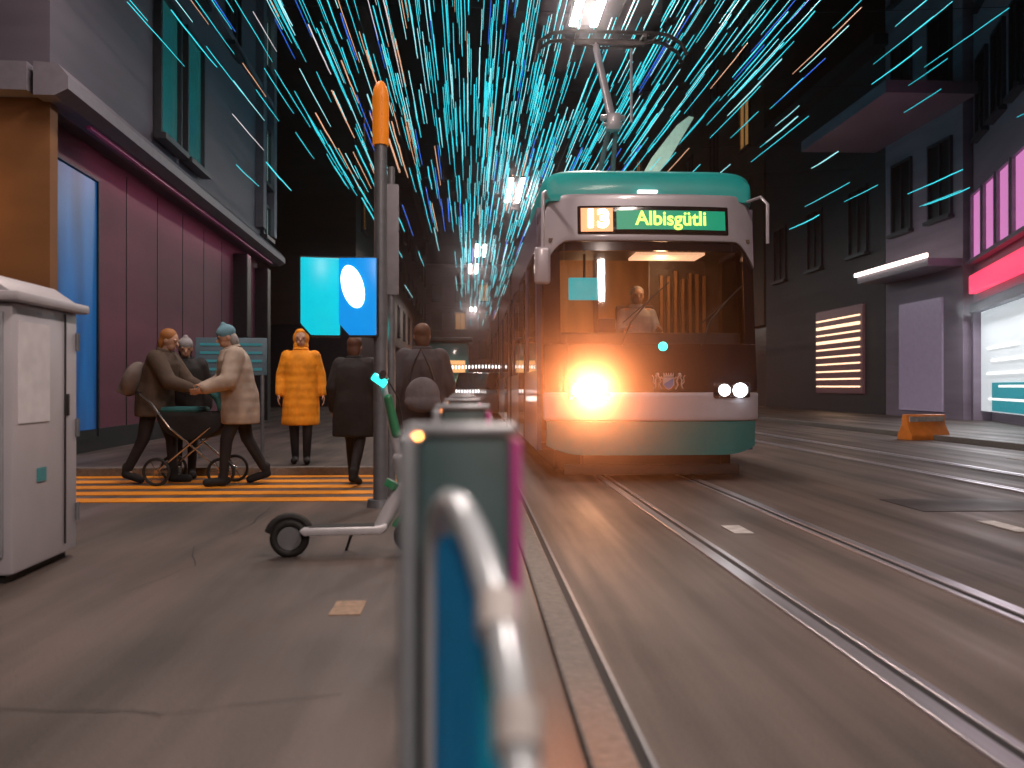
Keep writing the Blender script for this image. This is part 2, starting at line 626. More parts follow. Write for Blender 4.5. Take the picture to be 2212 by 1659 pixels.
lamp('added_wall_wash', 'AREA', 14, (0.85, 0.26, 0.42), (LN / 2 + 0.6, 0.05, 4.46), b, (LN - 2.5, 0.05), (R(25), 0, 0))  # added magenta lamp, makes the purple wall brighter towards the top
pb = thing('poster_board', 'pale blue striped poster board standing by the purple shopfront behind the walkers', 'poster board', P(500, 960, 11.9).xy.to_3d() + Vector((0, 0, PAVE)), R(6))
MB().box((0, 0, 1.35), (0.92, 0.05, 0.5)).build('board', mat('poster_blue', (0.10, 0.17, 0.22), 0.5), pb, bevel=0.01)
mb = MB()
for k in range(4):
    mb.box((0, -0.028, 1.18 + k * 0.11), (0.8, 0.006, 0.035))
mb.build('stripes', mat('poster_print', (0.05, 0.35, 0.45), 0.5), pb)
for s in (-1, 1):
    MB().cone((s * 0.4, 0, 0), (s * 0.4, 0, 1.12), 0.025).build('leg', M_grey, pb)
# warm lamp on the brown side wall
wl = thing('wall_lamp', 'orange wall lamp high on the brown side wall above the grey cabinet', 'lamp', (-6.3, 10.86, 3.3), 0)
MB().box((0, 0.06, 0), (0.14, 0.1, 0.3)).build('housing', M_dark, wl, bevel=0.01)
MB().ell((0, -0.03, 0), (0.07, 0.06, 0.12)).build('diffuser', mat('amber_glow', (0.5, .3, .1), .4, emit=(1, .42, .08), estr=2), wl)
lamp('wall_lamp_light', 'POINT', 20, (1.0, 0.48, 0.14), (-0.1, -0.25, 0), wl, 0.1)

# --- generic far buildings
def block(name, label, A, B, depth, H, m, cols, rows, z0, dz, w, h, pane, every=None, base=None):
    ang, LN = frame_of(A, B)
    bl = thing(name, label, 'building', (A[0], A[1], 0), ang)
    MB().box((LN / 2, depth / 2, H / 2 + (2.0 if base else 0)), (LN, depth, H - (4.0 if base else 0))).build('wall', m, bl, smooth=False)
    if base:
        MB().box((LN / 2, depth / 2 + 0.3, 1.99), (LN, depth, 3.98)).build('ground_floor', base, bl, smooth=False)
    MB().box((LN / 2, depth / 2 - 0.05, H + 0.2), (LN + 0.5, depth + 0.9, 0.38)).build('eaves', m, bl, smooth=False)
    for i in range(cols):
        for k in range(rows):
            x = LN * (i + 0.5) / cols
            p = pane
            if every and (i * 7 + k * 5) % every == 0:
                p = M_pane_warm
            window(bl, x, z0 + dz * k, w, h, p, y=-0.03)
    return bl, LN


M_brown_far = clad('brown_stone', (0.07, 0.036, 0.022), 0.6, 0.2)
M_black_st = clad('black_stone', (0.035, 0.03, 0.035), 0.6, 0.2)
M_violet_st = clad('violet_stone', (0.26, 0.20, 0.26), 0.7, 0.2)
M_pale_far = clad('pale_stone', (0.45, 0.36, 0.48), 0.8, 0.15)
M_base = mat('dark_base', (0.03, 0.028, 0.034), 0.3)
block('town_house', 'tall brown stone house far down the left side of the street', (-5.4, 42), (-5.4, 108), 10, 19, M_brown_far, 12, 3, 6, 4, 1.5, 2.3, M_pane_dark, 5, M_base)
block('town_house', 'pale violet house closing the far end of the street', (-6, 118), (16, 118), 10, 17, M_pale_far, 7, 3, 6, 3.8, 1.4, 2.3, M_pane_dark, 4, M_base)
block('town_house', 'dark brown house far down the right side beyond the black house', (14, 92), (14, 41.3), 12, 24, mat('umber_stone', (0.10, 0.05, 0.03), 0.6, var=.3, scale=.5), 9, 4, 6, 4.2, 1.6, 2.5, M_pane_dark, 6, M_base)
rb, rl = block('town_house', 'black stone house right of the tram with rows of warm lights in its window', (14, 41), (14, 29.05), 12, 12.5, M_black_st, 3, 1, 7.0, 3.6, 1.5, 2.4, M_pane_dark)
vb, vl = block('town_house', 'violet stone house with a white light strip over its canopy', (14, 29), (14, 24.35), 12, 18, M_violet_st, 2, 3, 7.2, 3.8, 1.3, 2.3, M_pane_dark)
# canopy over the violet house
MB().box((vl / 2, -0.5, 4.6), (vl - 0.1, 1.0, 0.22)).build('canopy', M_cornice, vb, smooth=False)
M_strip = mat('white_strip', (0.8, 0.8, 0.8), 0.4, emit=(1.0, 0.80, 0.72), estr=4)
MB().box((vl / 2, -1.05, 4.78), (vl, 0.07, 0.12)).build('light_strip', M_strip, vb, smooth=False)
mb = MB()
mb.box((vl / 2, 0.0, 2.0), (2.6, 0.12, 3.4))
mb.build('shop_window', mat('dim_violet_pane', (0.2, 0.16, 0.2), 0.2, emit=(0.30, 0.22, 0.32), estr=0.35), vb, smooth=False)
MB().box((vl / 2, -1.3, 9.3), (vl + 1.5, 2.6, 0.35)).build('roof_slab', M_violet_st, vb, smooth=False)
# window with rows of warm lights in the black house
fw = MB()
c0 = rl - 3.6
fw.box((c0, -0.06, 2.05), (3.6, 0.12, 0.10)).box((c0, -0.06, 4.2), (3.6, 0.12, 0.1))
MB().box((c0, -0.05, 2.4), (4.2, 0.1, 3.2)).build('glow_panel', mat('display_back', (0.03, 0.02, 0.025), 0.3, emit=(0.16, 0.06, 0.07), estr=0.3), rb, smooth=False)
M_bulb = mat('warm_bulb', (0.8, 0.5, 0.3), 0.4, emit=(1.0, 0.66, 0.42), estr=1.8)
for k in range(10):
    mb = MB()
    for i in range(34):
        mb.box((c0 - 1.9 + i * 0.115, -0.13, 1.05 + k * 0.285), (0.07, 0.05, 0.055 if k not in (6, 8) else 0.11))
    mb.build('light_row', M_bulb, rb, smooth=False)
# --- right corner shop, angled towards the camera
A, B = (14.05, 24.3), (11.4, 16.6)
ang, LN = frame_of(A, B)
rs = thing('shop_building', 'shop with a bright white window, a red sign and pink lit upper windows', 'building', (A[0], A[1], 0), ang)
M_rs = clad('mauve_stone', (0.30, 0.21, 0.27), 0.6)
MB().box((LN / 2, 4.2, 11.1), (LN, 8, 15.4)).build('upper_wall', M_rs, rs, smooth=False)
MB().box((LN / 2, 4.6, 1.7), (LN, 8.0, 3.35)).build('ground_floor', M_violet_st, rs, smooth=False)
for x in (0.1, LN - 0.2):
    MB().box((x, 0.4, 1.7), (0.2, 0.5, 3.38)).build('pillar', M_violet_st, rs, smooth=False)
MB().box((LN / 2, 0.35, 3.25), (LN, 0.5, 0.25)).build('fascia', M_dark, rs, smooth=False)
M_red = mat('red_neon', (0.5, 0.02, 0.04), 0.4, emit=(1.0, 0.05, 0.12), estr=1.6)
MB().box((LN / 2 + 0.3, 0.04, 3.85), (LN - 0.8, 0.2, 0.5)).build('red_sign', M_red, rs, bevel=0.03)
M_pinkwin = mat('pink_pane', (0.4, 0.15, 0.3), 0.3, emit=(0.80, 0.26, 0.62), estr=0.75)
for i in range(5):
    window(rs, 0.9 + i * 1.45, 5.5, 1.25, 1.9, M_pinkwin, y=0.12, cross=False, mf=M_violet_st)
for i in range(4):
    for k in range(2):
        window(rs, 1.2 + i * 1.8, 9.0 + k * 3.6, 1.2, 2.2, M_pane_dark, y=0.16)
M_shopwin = mat('lit_shop_pane', (0.6, 0.6, 0.6), 0.3, var=0.1, scale=1.5, emit=(0.60, 0.66, 0.70), estr=0.75)
sw = MB().box((LN / 2, 0.46, 1.75), (LN - 0.5, 0.24, 2.75)).build('shop_window', M_shopwin, rs, smooth=False)
M_shelf = mat('shelf_white', (0.8, 0.8, 0.8), 0.4, emit=(1.0, 0.96, 0.92), estr=1.1)
for k, (a_, w_) in enumerate(((2.6, 4.0), (3.2, 3.0), (2.2, 3.6), (3.0, 4.2), (2.0, 3.0))):
    MB().box((a_ + 0.6, 0.325, 0.72 + 0.34 * k), (w_, 0.03, 0.06)).build('lit_shelf', M_shelf, sw, smooth=False)
MB().box((LN / 2 + 0.6, 0.325, 0.78), (LN - 2.0, 0.028, 0.75)).build('counter', mat('teal_counter', (0.03, 0.32, 0.38), 0.4, emit=(0.02, 0.30, 0.36), estr=0.5), sw)
lamp('shop_light', 'AREA', 160, (0.92, 0.97, 1.0), (LN / 2, -0.2, 3.1), rs, (LN - 1.0, 0.3), (R(-30), 0, 0))
# orange barrier in front of the right shops
ob = thing('road_barrier', 'orange plastic road barrier on the far right kerb', 'barrier', P(1995, 935, 17.0).xy.to_3d() + Vector((0, 0, 0)), R(12))
M_obar = mat('orange_plastic', (0.75, 0.22, 0.03), 0.45)
mb = MB()
mb.prism([(-0.22, 0), (0.22, 0), (0.2, 0.12), (0.09, 0.3), (0.07, 0.5), (-0.07, 0.5), (-0.09, 0.3), (-0.2, 0.12)], lambda u, v, t: (t, u, v), -0.45, 0.45)
mb.build('body', M_obar, ob, bevel=0.02)
MB().box((0, -0.085, 0.41), (0.8, 0.03, 0.1)).build('reflective_band', M_white, ob)

# ------------------------------------------------------------------ the tram
tram = thing('tram', 'teal and silver tram with one blazing headlight coming towards the viewer', 'tram', (2.02, 9.5, 0))
HW = 1.165
def FY(x, z):
    """depth of the raked, wrapped front of the tram behind its nose"""
    a = min(1.0, abs(x) / HW)
    return 0.02 + 0.10 * a ** 2 + 0.34 * max(0, a - 0.72) ** 1.6 * 3.0 + 0.11 * max(0, z - 1.0) + 0.02 * max(0, 0.7 - z) * 3
def front(off):
    return lambda x, z, d: (x, FY(x, z) - off + d, z)
def lin(*pts):
    def f(x):
        for (x0, y0), (x1, y1) in zip(pts, pts[1:]):
            if x <= x1:
                t = (x - x0) / (x1 - x0)
                return y0 + (y1 - y0) * max(0, t)
        return pts[-1][1]
    return f
def con(v):
    return lambda x: v
def rnd_end(z, drop, w=0.25):
    """a height that falls off in a quarter ellipse near both ends"""
    def f(x):
        a = max(0, (abs(x) - (HW - w)) / w)
        return z - drop * (1 - math.sqrt(max(0, 1 - min(1, a) ** 2)))
    return f
tram.scale = (1.035, 1, 1)
# lower skirt, bumper, panels
MB().grid(-1.13, 1.13, lambda x: 0.30 + 0.10 * max(0, (abs(x) - 0.75) / 0.4) ** 2, con(0.67), front(0.03), 0.10, 32, 5).build('skirt', M_teal_d, tram)
MB().grid(-1.165, 1.165, con(0.675), lambda x: 0.985 + 0.0 * x, front(0.05), 0.14, 32, 6).build('bumper', M_silver, tram, bevel=0.02)
MB().grid(-1.16, 1.16, con(0.99), con(1.52), front(0.02), 0.05, 32, 6).build('front_panel', M_black, tram)
# windscreen surround
for s in (-1, 1):
    x0, x1 = (-1.16, -0.985) if s < 0 else (1.02, 1.16)
    MB().grid(x0, x1, con(1.525), con(2.66), front(0.02), 0.06, 8, 10).build('pillar', M_black, tram)
MB().grid(-0.984, 1.019, con(2.56), con(2.66), front(0.02), 0.06, 24, 2).build('windscreen_header', M_black, tram)
MB().grid(-0.984, 1.019, con(1.525), con(2.558), front(0.012), 0.012, 24, 10).build('windscreen', M_glass, tram)
# silver brow round the destination display
MB().grid(-1.165, 1.165, lambda x: 2.665 - 0.28 * max(0, (abs(x) - 0.93) / 0.235) ** 1.5, rnd_end(3.20, 0.28, 0.22), front(0.06), 0.12, 40, 8).build('brow', M_silver, tram, bevel=0.02)
# display
disp = MB().grid(-0.80, 0.84, con(2.735), con(3.06), front(0.075), 0.05, 24, 4).build('destination_display', M_black, tram, bevel=0.015)
M_orange_led = mat('orange_led', (0.4, 0.15, 0.05), 0.4, emit=(1.0, 0.44, 0.20), estr=1.1)
M_white_led = mat('white_led', (0.8, 0.8, 0.8), 0.4, emit=(1.0, 0.93, 0.85), estr=5)
M_green_led = mat('green_led', (0.0, 0.1, 0.06), 0.4, emit=(0.0, 0.30, 0.16), estr=0.8)
M_yell_led = mat('yellow_led', (0.4, 0.5, 0.05), 0.4, emit=(0.62, 1.0, 0.16), estr=1.6)
MB().grid(-0.765, -0.425, con(2.765), con(3.03), front(0.082), 0.02, 6, 3).build('route_panel', M_orange_led, disp)
MB().grid(-0.385, 0.80, con(2.79), con(3.005), front(0.082), 0.02, 18, 3).build('text_panel', M_green_led, disp)
text_mesh('route_number', '13', 0.27, M_white_led, disp, (-0.595, FY(-0.595, 2.9) - 0.092, 2.9), (R(84), 0, R(-3)), 0.004, 1.0, 0.014)
text_mesh('destination_text', 'Albisgütli', 0.225, M_yell_led, disp, (0.20, FY(0.2, 2.9) - 0.096, 2.905), (R(84), 0, R(1)), 0.003, 0.93, 0.004)
# roof fairing and roof
roof_rings = []
for (y, hw, zb, zt) in ((0.30, 1.09, 3.13, 3.24), (0.33, 1.12, 3.12, 3.42), (0.42, 1.14, 3.10, 3.50), (0.75, 1.16, 3.08, 3.56), (2.2, 1.18, 3.06, 3.58), (2.3, 1.18, 3.06, 3.50)):
    r = []
    for k in range(25):
        t = math.pi * k / 24
        cx, sx = math.cos(t), math.sin(t)
        r.append((hw * math.copysign(abs(cx) ** 0.28, cx), y, zb + (zt - zb) * (1 - 0.06 * (abs(cx) ** 4)) * abs(sx) ** 0.28))
    roof_rings.append(r)
MB().loft(roof_rings).build('roof_fairing', M_teal, tram)
MB().box((0, 16.3, 3.2), (2.34, 28.0, 0.22)).build('roof', M_grey, tram, bevel=0.06)
MB().box((-0.03, 0.275, 3.235), (0.22, 0.06, 0.035)).build('marker_lamp', mat('marker_glow', (.8, .8, .8), .3, emit=(1, .9, .85), estr=1.5), tram, bevel=0.01)
# side walls
M_side_low = mat('side_blue', (0.03, 0.07, 0.16), 0.35, var=0.1, coat=0.4)
M_side_up = mat('side_violet', (0.16, 0.13, 0.19), 0.4, var=0.1)
for s in (-1, 1):
    x = s * 1.185
    MB().box((x, 15.35, 0.78), (0.05, 29.6, 0.92)).build('side_panel', M_side_low, tram, smooth=False)
    MB().box((x, 15.35, 2.88), (0.05, 29.6, 0.44)).build('side_panel', M_side_up, tram, smooth=False)
    for k in range(17):
        MB().box((x, 0.72 + 1.83 * k, 1.95), (0.05, 0.22, 1.416)).build('window_post', M_side_up if k % 3 else M_side_low, tram, smooth=False)
    for k in range(16):
        y = 0.72 + 1.83 * (k + 0.5)
        MB().box((x, y, 1.95), (0.012, 1.6, 1.41)).build('side_window', M_sglass, tram, smooth=False)
    for k in (1, 4, 7, 10, 13):
        y = 0.72 + 1.83 * (k + 0.5)
        MB().box((x + s * 0.03, y, 1.44), (0.02, 1.3, 2.2)).build('door', M_sglass, tram, smooth=False)
for k in (7.0, 14.2, 21.4):
    MB().box((0, k, 1.75), (2.44, 0.5, 2.8)).build('bellows', M_rubber, tram, bevel=0.03)
# floor, underframe, wheels
MB().box((0, 15.4, 0.36), (2.3, 29.4, 0.08)).build('floor', M_dark, tram, smooth=False)
MB().box((0, 15.2, 0.2), (2.0, 29.0, 0.22)).build('underframe', M_rubber, tram, smooth=False)
mb = MB()
mb.box((0, 0.28, 0.2), (1.5, 0.2, 0.2)).box((0, 0.2, 0.13), (1.9, 0.08, 0.12))
mb.build('obstacle_guard', M_rubber, tram, bevel=0.02)
for y in (2.0, 9.0, 16.2, 23.4):
    for s in (-1, 1):
        MB().cone((s * 0.56, y, 0.29), (s * 0.46, y, 0.29), 0.28, n=28).build('wheel', M_steel, tram)
# headlights
def headlight(x, m, bright):
    h = MB().grid(x - 0.215, x + 0.215, con(0.90 if bright else 0.925), con(1.125 if bright else 1.10), front(0.075), 0.05, 12, 4).build('headlight', M_black, tram, bevel=0.02)
    y = FY(x, 1.0) - 0.085
    for dx, r in ((-0.10, 0.080), (0.07, 0.100)) if bright else ((-0.10, 0.062), (0.07, 0.075)):
        mb = MB()
        mb.ell((x + dx, y, 1.01), (r, 0.03, r))
        mb.build('lens', m, h)
        MB().tube([(x + dx + (r + 0.008) * math.cos(a * math.pi / 12), y + 0.002, 1.01 + (r + 0.008) * math.sin(a * math.pi / 12)) for a in range(24)], 0.009, 6, True).build('lens_ring', M_steel, h)
    return h
hl = headlight(-0.70, M_lens, True)  # main beam on
hl['label'] = 'blazing orange headlight'
headlight(0.83, M_lens2, False)
lamp('headlight_beam', 'SPOT', 9000, (1.0, 0.27, 0.08), (-0.68, -0.10, 1.01), tram, 0.04, (R(92), 0, R(180 - 8)), spot_size=R(20), spot_blend=1.0)
# crest: shield parted per bend, two rampant supporters and a crown, silver lines
CX, CZ = 0.14, 1.10
cy = FY(CX, CZ) - 0.028
def cw(u, v, t):
    return (CX + u, cy - t, CZ + v)
M_crest = mat('crest_silver', (0.42, 0.38, 0.40), 0.4, 0.3)
M_crestb = mat('crest_blue', (0.03, 0.14, 0.38), 0.4)
crest = MB()
crest.prism([(-0.06, 0.05), (0.06, 0.05), (0.06, -0.03), (0.03, -0.07), (0, -0.085), (-0.03, -0.07), (-0.06, -0.03)], cw, 0.0, 0.006)
crest = crest.build('crest', M_crest, tram, smooth=False)
MB().prism([(0.052, 0.043), (0.052, -0.027), (0.026, -0.063), (0, -0.076), (-0.026, -0.063), (-0.052, -0.03), (-0.052, -0.02)][::1], cw, 0.0065, 0.010).build('shield_field', M_crestb, crest, smooth=False)
for s in (-1, 1):
    mb = MB()
    P2 = [(0.075, -0.08), (0.10, -0.03), (0.085, 0.01), (0.10, 0.05), (0.125, 0.085), (0.135, 0.07), (0.125, 0.045), (0.14, 0.02), (0.135, -0.03), (0.15, -0.075)]
    mb.tube([cw(s * u, v, 0.006) for u, v in P2], 0.007, 6)
    mb.tube([cw(s * 0.10, 0.04, 0.006), cw(s * 0.075, 0.055, 0.006), cw(s * 0.068, 0.035, 0.006)], 0.005, 6)
    mb.tube([cw(s * 0.14, -0.03, 0.006), cw(s * 0.165, 0.0, 0.006), cw(s * 0.16, 0.05, 0.006), cw(s * 0.175, 0.075, 0.006)], 0.004, 6)
    mb.ell(cw(s * 0.118, 0.085, 0.006), (0.018, 0.006, 0.016))
    mb.build('supporter', M_crest, crest)
mb = MB()
mb.box(cw(0, 0.066, 0.005), (0.11, 0.008, 0.014))
for k in range(5):
    mb.cone(cw(-0.048 + 0.024 * k, 0.072, 0.005), cw(-0.052 + 0.026 * k, 0.10, 0.005), 0.008, 0.003, 6)
mb.build('crown', M_crest, crest)
# mirror on the left corner
mr = MB().tube([(-1.12, 0.3, 3.16), (-1.16, 0.05, 3.17), (-1.19, -0.06, 3.13), (-1.195, -0.08, 3.0), (-1.195, -0.08, 2.5)], 0.022, 10).build('mirror_arm', M_silver, tram)
MB().box((-1.2, -0.08, 2.35), (0.165, 0.1, 0.40)).build('mirror', M_silver, mr, bevel=0.035, seg=4)
MB().tube([(1.08, 0.3, 3.14), (1.16, 0.1, 3.15), (1.2, 0.0, 3.05), (1.2, 0.0, 2.62)], 0.018, 8).build('mirror_arm', M_silver, tram)
# wipers
for x in (-0.35, 0.5):
    mb = MB()
    pts = [(x, 1.5), (x + 0.1, 1.75), (x + 0.3, 2.0)]
    mb.tube([(u, FY(u, v) - 0.03, v) for u, v in pts], 0.009, 6)
    mb.tube([(u, FY(u, v) - 0.025, v) for u, v in ((x + 0.02, 1.75), (x + 0.3, 2.0), (x + 0.52, 2.2))], 0.006, 6)
    mb.build('wiper', M_rubber, tram)
# small teal lamp in the windscreen foot
MB().ell((0.09, FY(0.09, 1.49) - 0.03, 1.49), (0.05, 0.025, 0.05)).build('signal_lamp', M_tealglow, tram)
# cab interior
M_cabin = mat('cabin_lining', (0.10, 0.065, 0.045), 0.6)
M_cabin_d = mat('cabin_dark', (0.035, 0.03, 0.035), 0.6)
dash = MB().grid(-1.05, 1.05, con(1.2), con(1.66), lambda x, z, d: (x, 0.30 + d + (z - 1.2) * 0.1, z), 0.5, 12, 3).build('dashboard', M_cabin_d, tram, bevel=0.03)
MB().box((-0.42, 0.66, 1.74), (0.2, 0.12, 0.2)).build('instrument', M_cabin_d, dash, bevel=0.02)
MB().box((-0.66, 0.72, 2.19), (0.36, 0.05, 0.26)).build('cab_screen', mat('cab_screen', (0.0, 0.2, 0.22), 0.3, emit=(0.0, 0.50, 0.55), estr=0.9), tram, bevel=0.012)
MB().cone((-0.66, 0.74, 2.32), (-0.66, 0.74, 2.6), 0.015).build('screen_bracket', M_cabin_d, tram)
wall = MB()
for x0, x1 in ((-1.15, -0.98), (-0.42, -0.36), (0.28, 0.34), (0.98, 1.15)):
    wall.box(((x0 + x1) / 2, 1.75, 1.85), (x1 - x0, 0.06, 2.5))
wall.box((0, 1.75, 0.95), (2.3, 0.05, 0.9)).box((0, 1.75, 2.85), (2.3, 0.05, 0.35))
wall.box((0.66, 1.76, 2.0), (0.64, 0.04, 1.7))
wall.build('cab_partition', M_cabin, tram, smooth=False)
M_amber = mat('amber_lining', (0.34, 0.16, 0.06), 0.5, var=0.25, scale=5, stretch=(1, 1, .2))
mb = MB()
for k in range(7):
    mb.box((0.42 + 0.09 * k, 1.70, 2.0 + 0.03 * (k % 3)), (0.035, 0.05, 0.95 - 0.08 * (k % 2)))
mb.build('cab_slats', M_amber, tram, smooth=False)
MB().box((0, 4.2, 1.9), (2.3, 0.05, 2.4)).build('saloon_screen', M_amber, tram, smooth=False)
MB().box((0.35, 1.1, 2.63), (0.8, 0.5, 0.03)).build('cab_ceiling_lamp', mat('ceiling_glow', (.8, .7, .6), .4, emit=(1.0, 0.50, 0.28), estr=1.3), tram, smooth=False)
MB().box((0, 1.0, 2.69), (2.2, 1.4, 0.04)).build('cab_ceiling', M_cabin, tram, smooth=False)
lamp('cab_light', 'POINT', 9, (1.0, 0.55, 0.28), (0.3, 1.15, 2.5), tram, 0.1)
lamp('saloon_light', 'POINT', 32, (1.0, 0.55, 0.28), (-0.3, 3.0, 2.6), tram, 0.2)
lamp('saloon_light', 'POINT', 32, (1.0, 0.62, 0.42), (0, 10.5, 2.7), tram, 0.3)
lamp('saloon_light', 'POINT', 32, (0.8, 0.7, 1.0), (0, 18, 2.7), tram, 0.3)
# seats in the saloon
for k in range(3):
    for s in (-1, 1):
        st = MB()
        st.box((s * 0.75, 2.5 + 0.55 * k, 0.95), (0.45, 0.42, 0.1)).box((s * 0.75, 2.7 + 0.55 * k, 1.35), (0.45, 0.08, 0.75))
        st.build('seat', M_side_low, tram, bevel=0.03)
# pantograph: lower arm, knuckle, upper arm, head with horns
PY = 1.75
pan = MB().box((0.0, PY + 0.8, 3.5), (0.9, 1.0, 0.12)).build('pantograph_base', M_dark, tram, bevel=0.02)
mb = MB()
mb.cone((-0.36, PY + 0.55, 3.5), (-0.21, PY, 4.43), 0.035, 0.03).cone((-0.13, PY + 0.55, 3.5), (-0.13, PY, 4.43), 0.035, 0.03)
mb.build('lower_arm', M_grey, pan)
mb = MB()
mb.box((-0.17, PY, 4.45), (0.17, 0.16, 0.22)).cone((-0.33, PY, 4.51), (-0.02, PY, 4.51), 0.04).cone((-0.30, PY, 4.43), (-0.05, PY, 4.43), 0.025)
mb.build('knuckle', M_silver, pan, bevel=0.015)
HZ = 5.66
MB().cone((-0.19, PY, 4.51), (-0.36, PY + 0.25, HZ - 0.1), 0.055, 0.04).build('upper_arm', M_silver, pan)
MB().cone((0.06, PY, 4.45), (0.1, PY + 0.25, HZ - 0.15), 0.018).build('guide_rod', M_silver, pan)
mb = MB()
for dy in (0.1, 0.38):
    pts = [(-1.12, PY + dy, HZ - 0.30), (-1.08, PY + dy, HZ - 0.14), (-0.93, PY + dy, HZ - 0.03), (-0.7, PY + dy, HZ), (0.38, PY + dy, HZ), (0.55, PY + dy, HZ - 0.03), (0.72, PY + dy, HZ - 0.14), (0.78, PY + dy, HZ - 0.28)]
    mb.tube(pts, 0.026, 8)
mb.box((-0.18, PY + 0.24, HZ - 0.09), (0.9, 0.06, 0.05)).box((-0.6, PY + 0.24, HZ - 0.03), (0.05, 0.32, 0.05)).box((0.25, PY + 0.24, HZ - 0.03), (0.05, 0.32, 0.05))
mb.tube([(-0.75, PY + 0.24, HZ - 0.02), (-0.36, PY + 0.24, HZ - 0.16), (0.1, PY + 0.24, HZ - 0.14), (0.5, PY + 0.24, HZ - 0.02)], 0.02, 8)
mb.build('collector_head', mat('pantograph_head', (0.06, 0.05, 0.05), 0.4, 0.7), pan)

# ------------------------------------------------------------------ overhead: contact wire, span wires, street lamps
tag(MB().cone((1.87, -15, HZ + 0.035), (1.87, 130, HZ + 0.035), 0.007, n=6).build('contact_wire', M_dark), 'dark contact wire running along the street above the pantograph', 'wire')
M_tube = mat('lamp_tube', (0.9, 0.9, 0.9), 0.4, emit=(1.0, 0.97, 0.93), estr=7)
def street_lamp(x, y, z, label, power=520, long=3.8):
    t = thing('street_lamp', label, 'street lamp', (x, y, z), 0, 'twin tube lamps hung over the street')
    hd = MB()
    hd.box((0, 0, 0.07), (0.62, long + 0.1, 0.06)).box((0, 0, 0.13), (0.2, 0.5, 0.08))
    hd.build('housing', M_dark, t, bevel=0.02)
    for s in (-1, 1):
        MB().box((s * 0.20, 0, 0.015), (0.15, long, 0.05)).build('tube', M_tube, t, bevel=0.02)
    lamp('street_lamp_light', 'AREA', power, (1.0, 0.80, 0.71), (0, 0, -0.02), t, (0.5, long))
    MB().tube([(-7, 0, 0.75), (-3.5, 0, 0.45), (0, 0, 0.2), (5, 0, 0.5), (12.4, 0, 0.95)], 0.008, 6).build('span_wire', M_dark, t)
    return t
street_lamp(2.2, 15.7, 8.05, 'twin white tube lamp cut by the top edge above the pantograph', long=2.6)
street_lamp(1.6, 31.5, 8.05, 'twin white tube lamp in the dark just left of the tram display')
street_lamp(0.55, 45.5, 8.05, 'twin white tube lamp left of the tram mirror, larger of the two low ones', long=4)
street_lamp(0.20, 52.5, 8.05, 'smallest and lowest of the twin white tube lamps above the far street', long=4)
street_lamp(2.6, 2.5, 8.05, 'twin tube lamp hung over the track next to the viewer', 420)
street_lamp(-2.6, 8.6, 7.6, 'added unseen twin tube lamp brightening the orange crossing', 260)  # added lamp out of view, brightens the crossing and the walkers
street_lamp(1.4, -7.0, 8.05, 'twin tube lamp hung over the track behind the viewer', 900)
street_lamp(0.3, 80, 8.05, 'twin tube lamp at the far end of the street', 1400)

# pale banner and teal roof light behind the pantograph
bn = thing('hanging_banner', 'pale green leaf shaped banner hanging behind the pantograph', 'banner', (4.6, 20.5, 6.4))
mb = MB()
poly = [(-0.95, -0.95), (-0.55, -0.75), (0.1, 0.0), (0.75, 1.05), (0.62, 1.08), (0.3, 0.85), (-0.35, 0.05)]
mb.prism(poly, lambda u, v, t: (u * 0.9, t, v * 0.95), -0.012, 0.012)
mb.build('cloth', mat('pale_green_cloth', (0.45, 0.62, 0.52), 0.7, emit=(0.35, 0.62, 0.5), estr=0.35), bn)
MB().cone((0.65, 0, 1.0), (0.65, 0, 2.5), 0.006, n=6).build('cord', M_dark, bn)

for y in (9, 14, 19, 24, 30, 37):
    for k in (0,):
        pts = [(-5.2 if y > 12 else -9, y, 9.6), (-2, y, 9.3), (3, y, 9.15), (8, y, 9.3), (14.0, y, 9.6)]
        tag(MB().tube(pts, 0.006, 6).build('span_wire', M_dark), 'thin dark span wire slung across the street among the light trails', 'wire', 'span wires across the street')
# zoom exposure trails of small overhead lights, shaped as glowing tubes
TRAIL_COLS = {
    'cyan': ((0.03, 0.62, 0.72), 1.25), 'pale': ((0.35, 0.85, 0.90), 1.2), 'blue': ((0.03, 0.16, 0.85), 1.0),
    'amber': ((0.95, 0.48, 0.28), 0.9), 'white': ((0.85, 0.78, 0.80), 0.9)}
TMESH = {}
for cname, (c, e) in TRAIL_COLS.items():
    m = mat(cname + '_light_trail', tuple(0.4 * v for v in c), 0.4, emit=c, estr=e, nosample=True)
    TMESH[cname] = []
    for v in range(5):
        pts = []
        ox = oz = 0.0
        nseg = 11
        for k in range(nseg):
            t = k / (nseg - 1)
            ox += rnd.uniform(-0.006, 0.006)
            oz += rnd.uniform(-0.006, 0.006)
            pts.append((ox, t - 0.5, oz - 0.015 * math.sin(math.pi * t)))
        mb = MB()
        mb.tube(pts, [0.010 + 0.006 * math.sin(math.pi * (0.25 + 0.75 * k / (nseg - 1))) for k in range(nseg)], 6)
        o = mb.build('light_trail', m)
        TMESH[cname].append(o.data)
        bpy.data.objects.remove(o)
cands = []
def try_trail(x, y, z, L):
    a, b_ = Vector((x, y - L / 2, z)), Vector((x, y + L / 2, z))
    pa, pb_ = pix(a), pix(b_)
    cands.append((x, y, z, L, pa, pb_))
N_MAIN = 1200
n = 0
